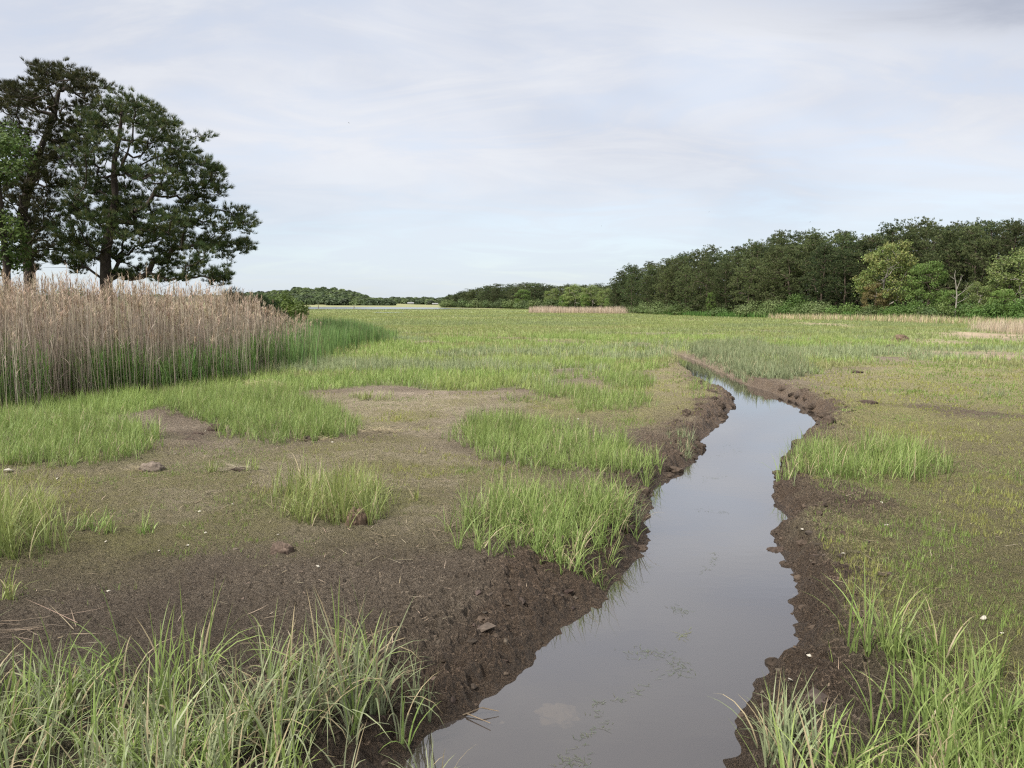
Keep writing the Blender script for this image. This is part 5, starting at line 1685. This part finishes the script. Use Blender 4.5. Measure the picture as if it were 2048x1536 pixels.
bird(698, 246, 120, 1.2, 'tiny dark bird alone in the left half of the sky')
bird(1418, 424, 180, 2.6, 'faintest tiny bird between the other two right hand birds')

# ------------------------------------------------------------------ light, sky, camera
SUN_EL, SUN_AZ = R(48), R(-125)       # azimuth from +Y towards +X
EXPO = 0.42
def world():
    w = bpy.data.worlds.new('World')
    SC.world = w
    w.use_nodes = True
    N, L = w.node_tree.nodes, w.node_tree.links
    N.clear()
    out = N.new('ShaderNodeOutputWorld'); bg = N.new('ShaderNodeBackground')
    L.new(bg.outputs[0], out.inputs[0])
    sky = N.new('ShaderNodeTexSky'); sky.sky_type = 'NISHITA'; sky.sun_disc = False
    sky.sun_elevation = SUN_EL; sky.sun_rotation = SUN_AZ
    sky.air_density = 1.0; sky.dust_density = 1.0; sky.ozone_density = 1.0
    tc = N.new('ShaderNodeTexCoord')
    sx = N.new('ShaderNodeSeparateXYZ'); L.new(tc.outputs['Generated'], sx.inputs[0])
    def math_(op, a, b=None):
        n = N.new('ShaderNodeMath'); n.operation = op
        for s, v in ((n.inputs[0], a), (n.inputs[1], b)):
            if v is None: continue
            if hasattr(v, 'is_linked'): L.new(v, s)
            else: s.default_value = v
        return n.outputs[0]
    zc = math_('MAXIMUM', sx.outputs[2], 0.0)
    den = math_('ADD', zc, 0.13)
    cx, cy = math_('DIVIDE', sx.outputs[0], den), math_('DIVIDE', sx.outputs[1], den)
    cb = N.new('ShaderNodeCombineXYZ'); L.new(cx, cb.inputs[0]); L.new(cy, cb.inputs[1])
    def noise(scale, detail, rough, off, stretch=(1, 1, 1), dist=0.0):
        mp = N.new('ShaderNodeMapping'); mp.inputs['Location'].default_value = off; mp.inputs['Scale'].default_value = stretch
        L.new(cb.outputs[0], mp.inputs[0])
        n = N.new('ShaderNodeTexNoise'); n.inputs['Scale'].default_value = scale; n.inputs['Detail'].default_value = detail
        n.inputs['Roughness'].default_value = rough; n.inputs['Distortion'].default_value = dist
        L.new(mp.outputs[0], n.inputs['Vector'])
        return n.outputs['Fac']
    def ramp(f, a, b, lo=0., hi=1., smooth=True):
        r = N.new('ShaderNodeMapRange'); r.interpolation_type = 'SMOOTHSTEP' if smooth else 'LINEAR'
        for k, v in zip((1, 2, 3, 4), (a, b, lo, hi)): r.inputs[k].default_value = v
        L.new(f, r.inputs[0])
        return r.outputs[0]
    broad = noise(.55, 4, .5, (3.1, 1.7, 0), (1, .8, 1), .6)
    fine = noise(1.6, 7, .6, (7.7, 2.2, 0), (.8, 1.3, 1), .8)
    K = SKYK
    thick = mixc(N, L, ramp(broad, .38, .64), K['grey'], K['white'])
    thick = mixc(N, L, ramp(fine, .42, .70, 0, .35), thick, K['bright'])
    # thin veil of cloud over blue air: more blue low down
    blue = mixc(N, L, 1.0, sky.outputs[0], (K['sky_gain'],) * 3, 'MULTIPLY')
    veil = math_('MULTIPLY', ramp(sx.outputs[2], .0, .22, K['veil_low'], 1.0), ramp(fine, .30, .60, .80, 1.0))
    thick = mixc(N, L, ramp(sx.outputs[2], .03, .20, .75, 0), thick, K['low'])
    c = mixc(N, L, veil, blue, thick)
    # cloud sheet gets brighter overhead, as overcast skies do
    c = mixc(N, L, ramp(sx.outputs[2], .42, .75, 0, .85), c, K['over'])
    # a darker cloud bank to the upper right
    rise = math_('DIVIDE', sx.outputs[2], math_('MAXIMUM', sx.outputs[1], .12))
    band = ramp(math_('ADD', rise, math_('MULTIPLY', math_('SUBTRACT', fine, .5), .16)), .325, .42)
    dk = math_('MULTIPLY', ramp(sx.outputs[0], .06, .50), math_('MULTIPLY', band, ramp(rise, 1.1, .6)))
    c = mixc(N, L, math_('MULTIPLY', dk, ramp(broad, .35, .65, 1.0, .7)), c, K['dark'])
    up = ramp(sx.outputs[2], .50, .9, 1.0, K['zenith'])
    sc_ = N.new('ShaderNodeVectorMath'); sc_.operation = 'SCALE'
    L.new(c, sc_.inputs[0]); L.new(up, sc_.inputs['Scale'])
    L.new(sc_.outputs[0], bg.inputs['Color'])
    bg.inputs['Strength'].default_value = 0.1
    return w
SKYK = dict(grey=(5.1, 5.35, 6.0), white=(6.1, 6.3, 6.8), bright=(6.75, 6.95, 7.2), low=(5.2, 5.9, 6.7), over=(6.5, 6.42, 6.25), dark=(3.0, 3.3, 4.1), sky_gain=1.6, veil_low=.85, zenith=2.9)
world()
sl = bpy.data.lights.new('sun', 'SUN')
sl.energy = 5.0
sl.angle = R(9)
sl.color = (1.0, .95, .86)
so = bpy.data.objects.new('sun', sl)
COL.objects.link(so)
sd = Vector((math.sin(SUN_AZ) * math.cos(SUN_EL), math.cos(SUN_AZ) * math.cos(SUN_EL), math.sin(SUN_EL)))
so.rotation_euler = (-sd).to_track_quat('-Z', 'Y').to_euler()

cam = bpy.data.cameras.new('camera')
cam.sensor_width = 36
cam.lens = FPX / 2048 * 36
cam.clip_start = .05
cam.clip_end = 12000
co = bpy.data.objects.new('camera', cam)
COL.objects.link(co)
co.location = (0, 0, CAM_H)
co.rotation_euler = (R(90) - PITCH, 0, 0)
SC.camera = co
SC.view_settings.view_transform = 'Standard'
SC.view_settings.look = 'None'
SC.view_settings.exposure = EXPO
SC.view_settings.gamma = 1
SC.view_settings.use_curve_mapping = False
SC.cycles.max_bounces = 6
SC.cycles.diffuse_bounces = 3
SC.cycles.transparent_max_bounces = 8
SC.cycles.use_denoising = False
SC.cycles.filter_width = 1.25
SC.cycles.sample_clamp_indirect = 3.0
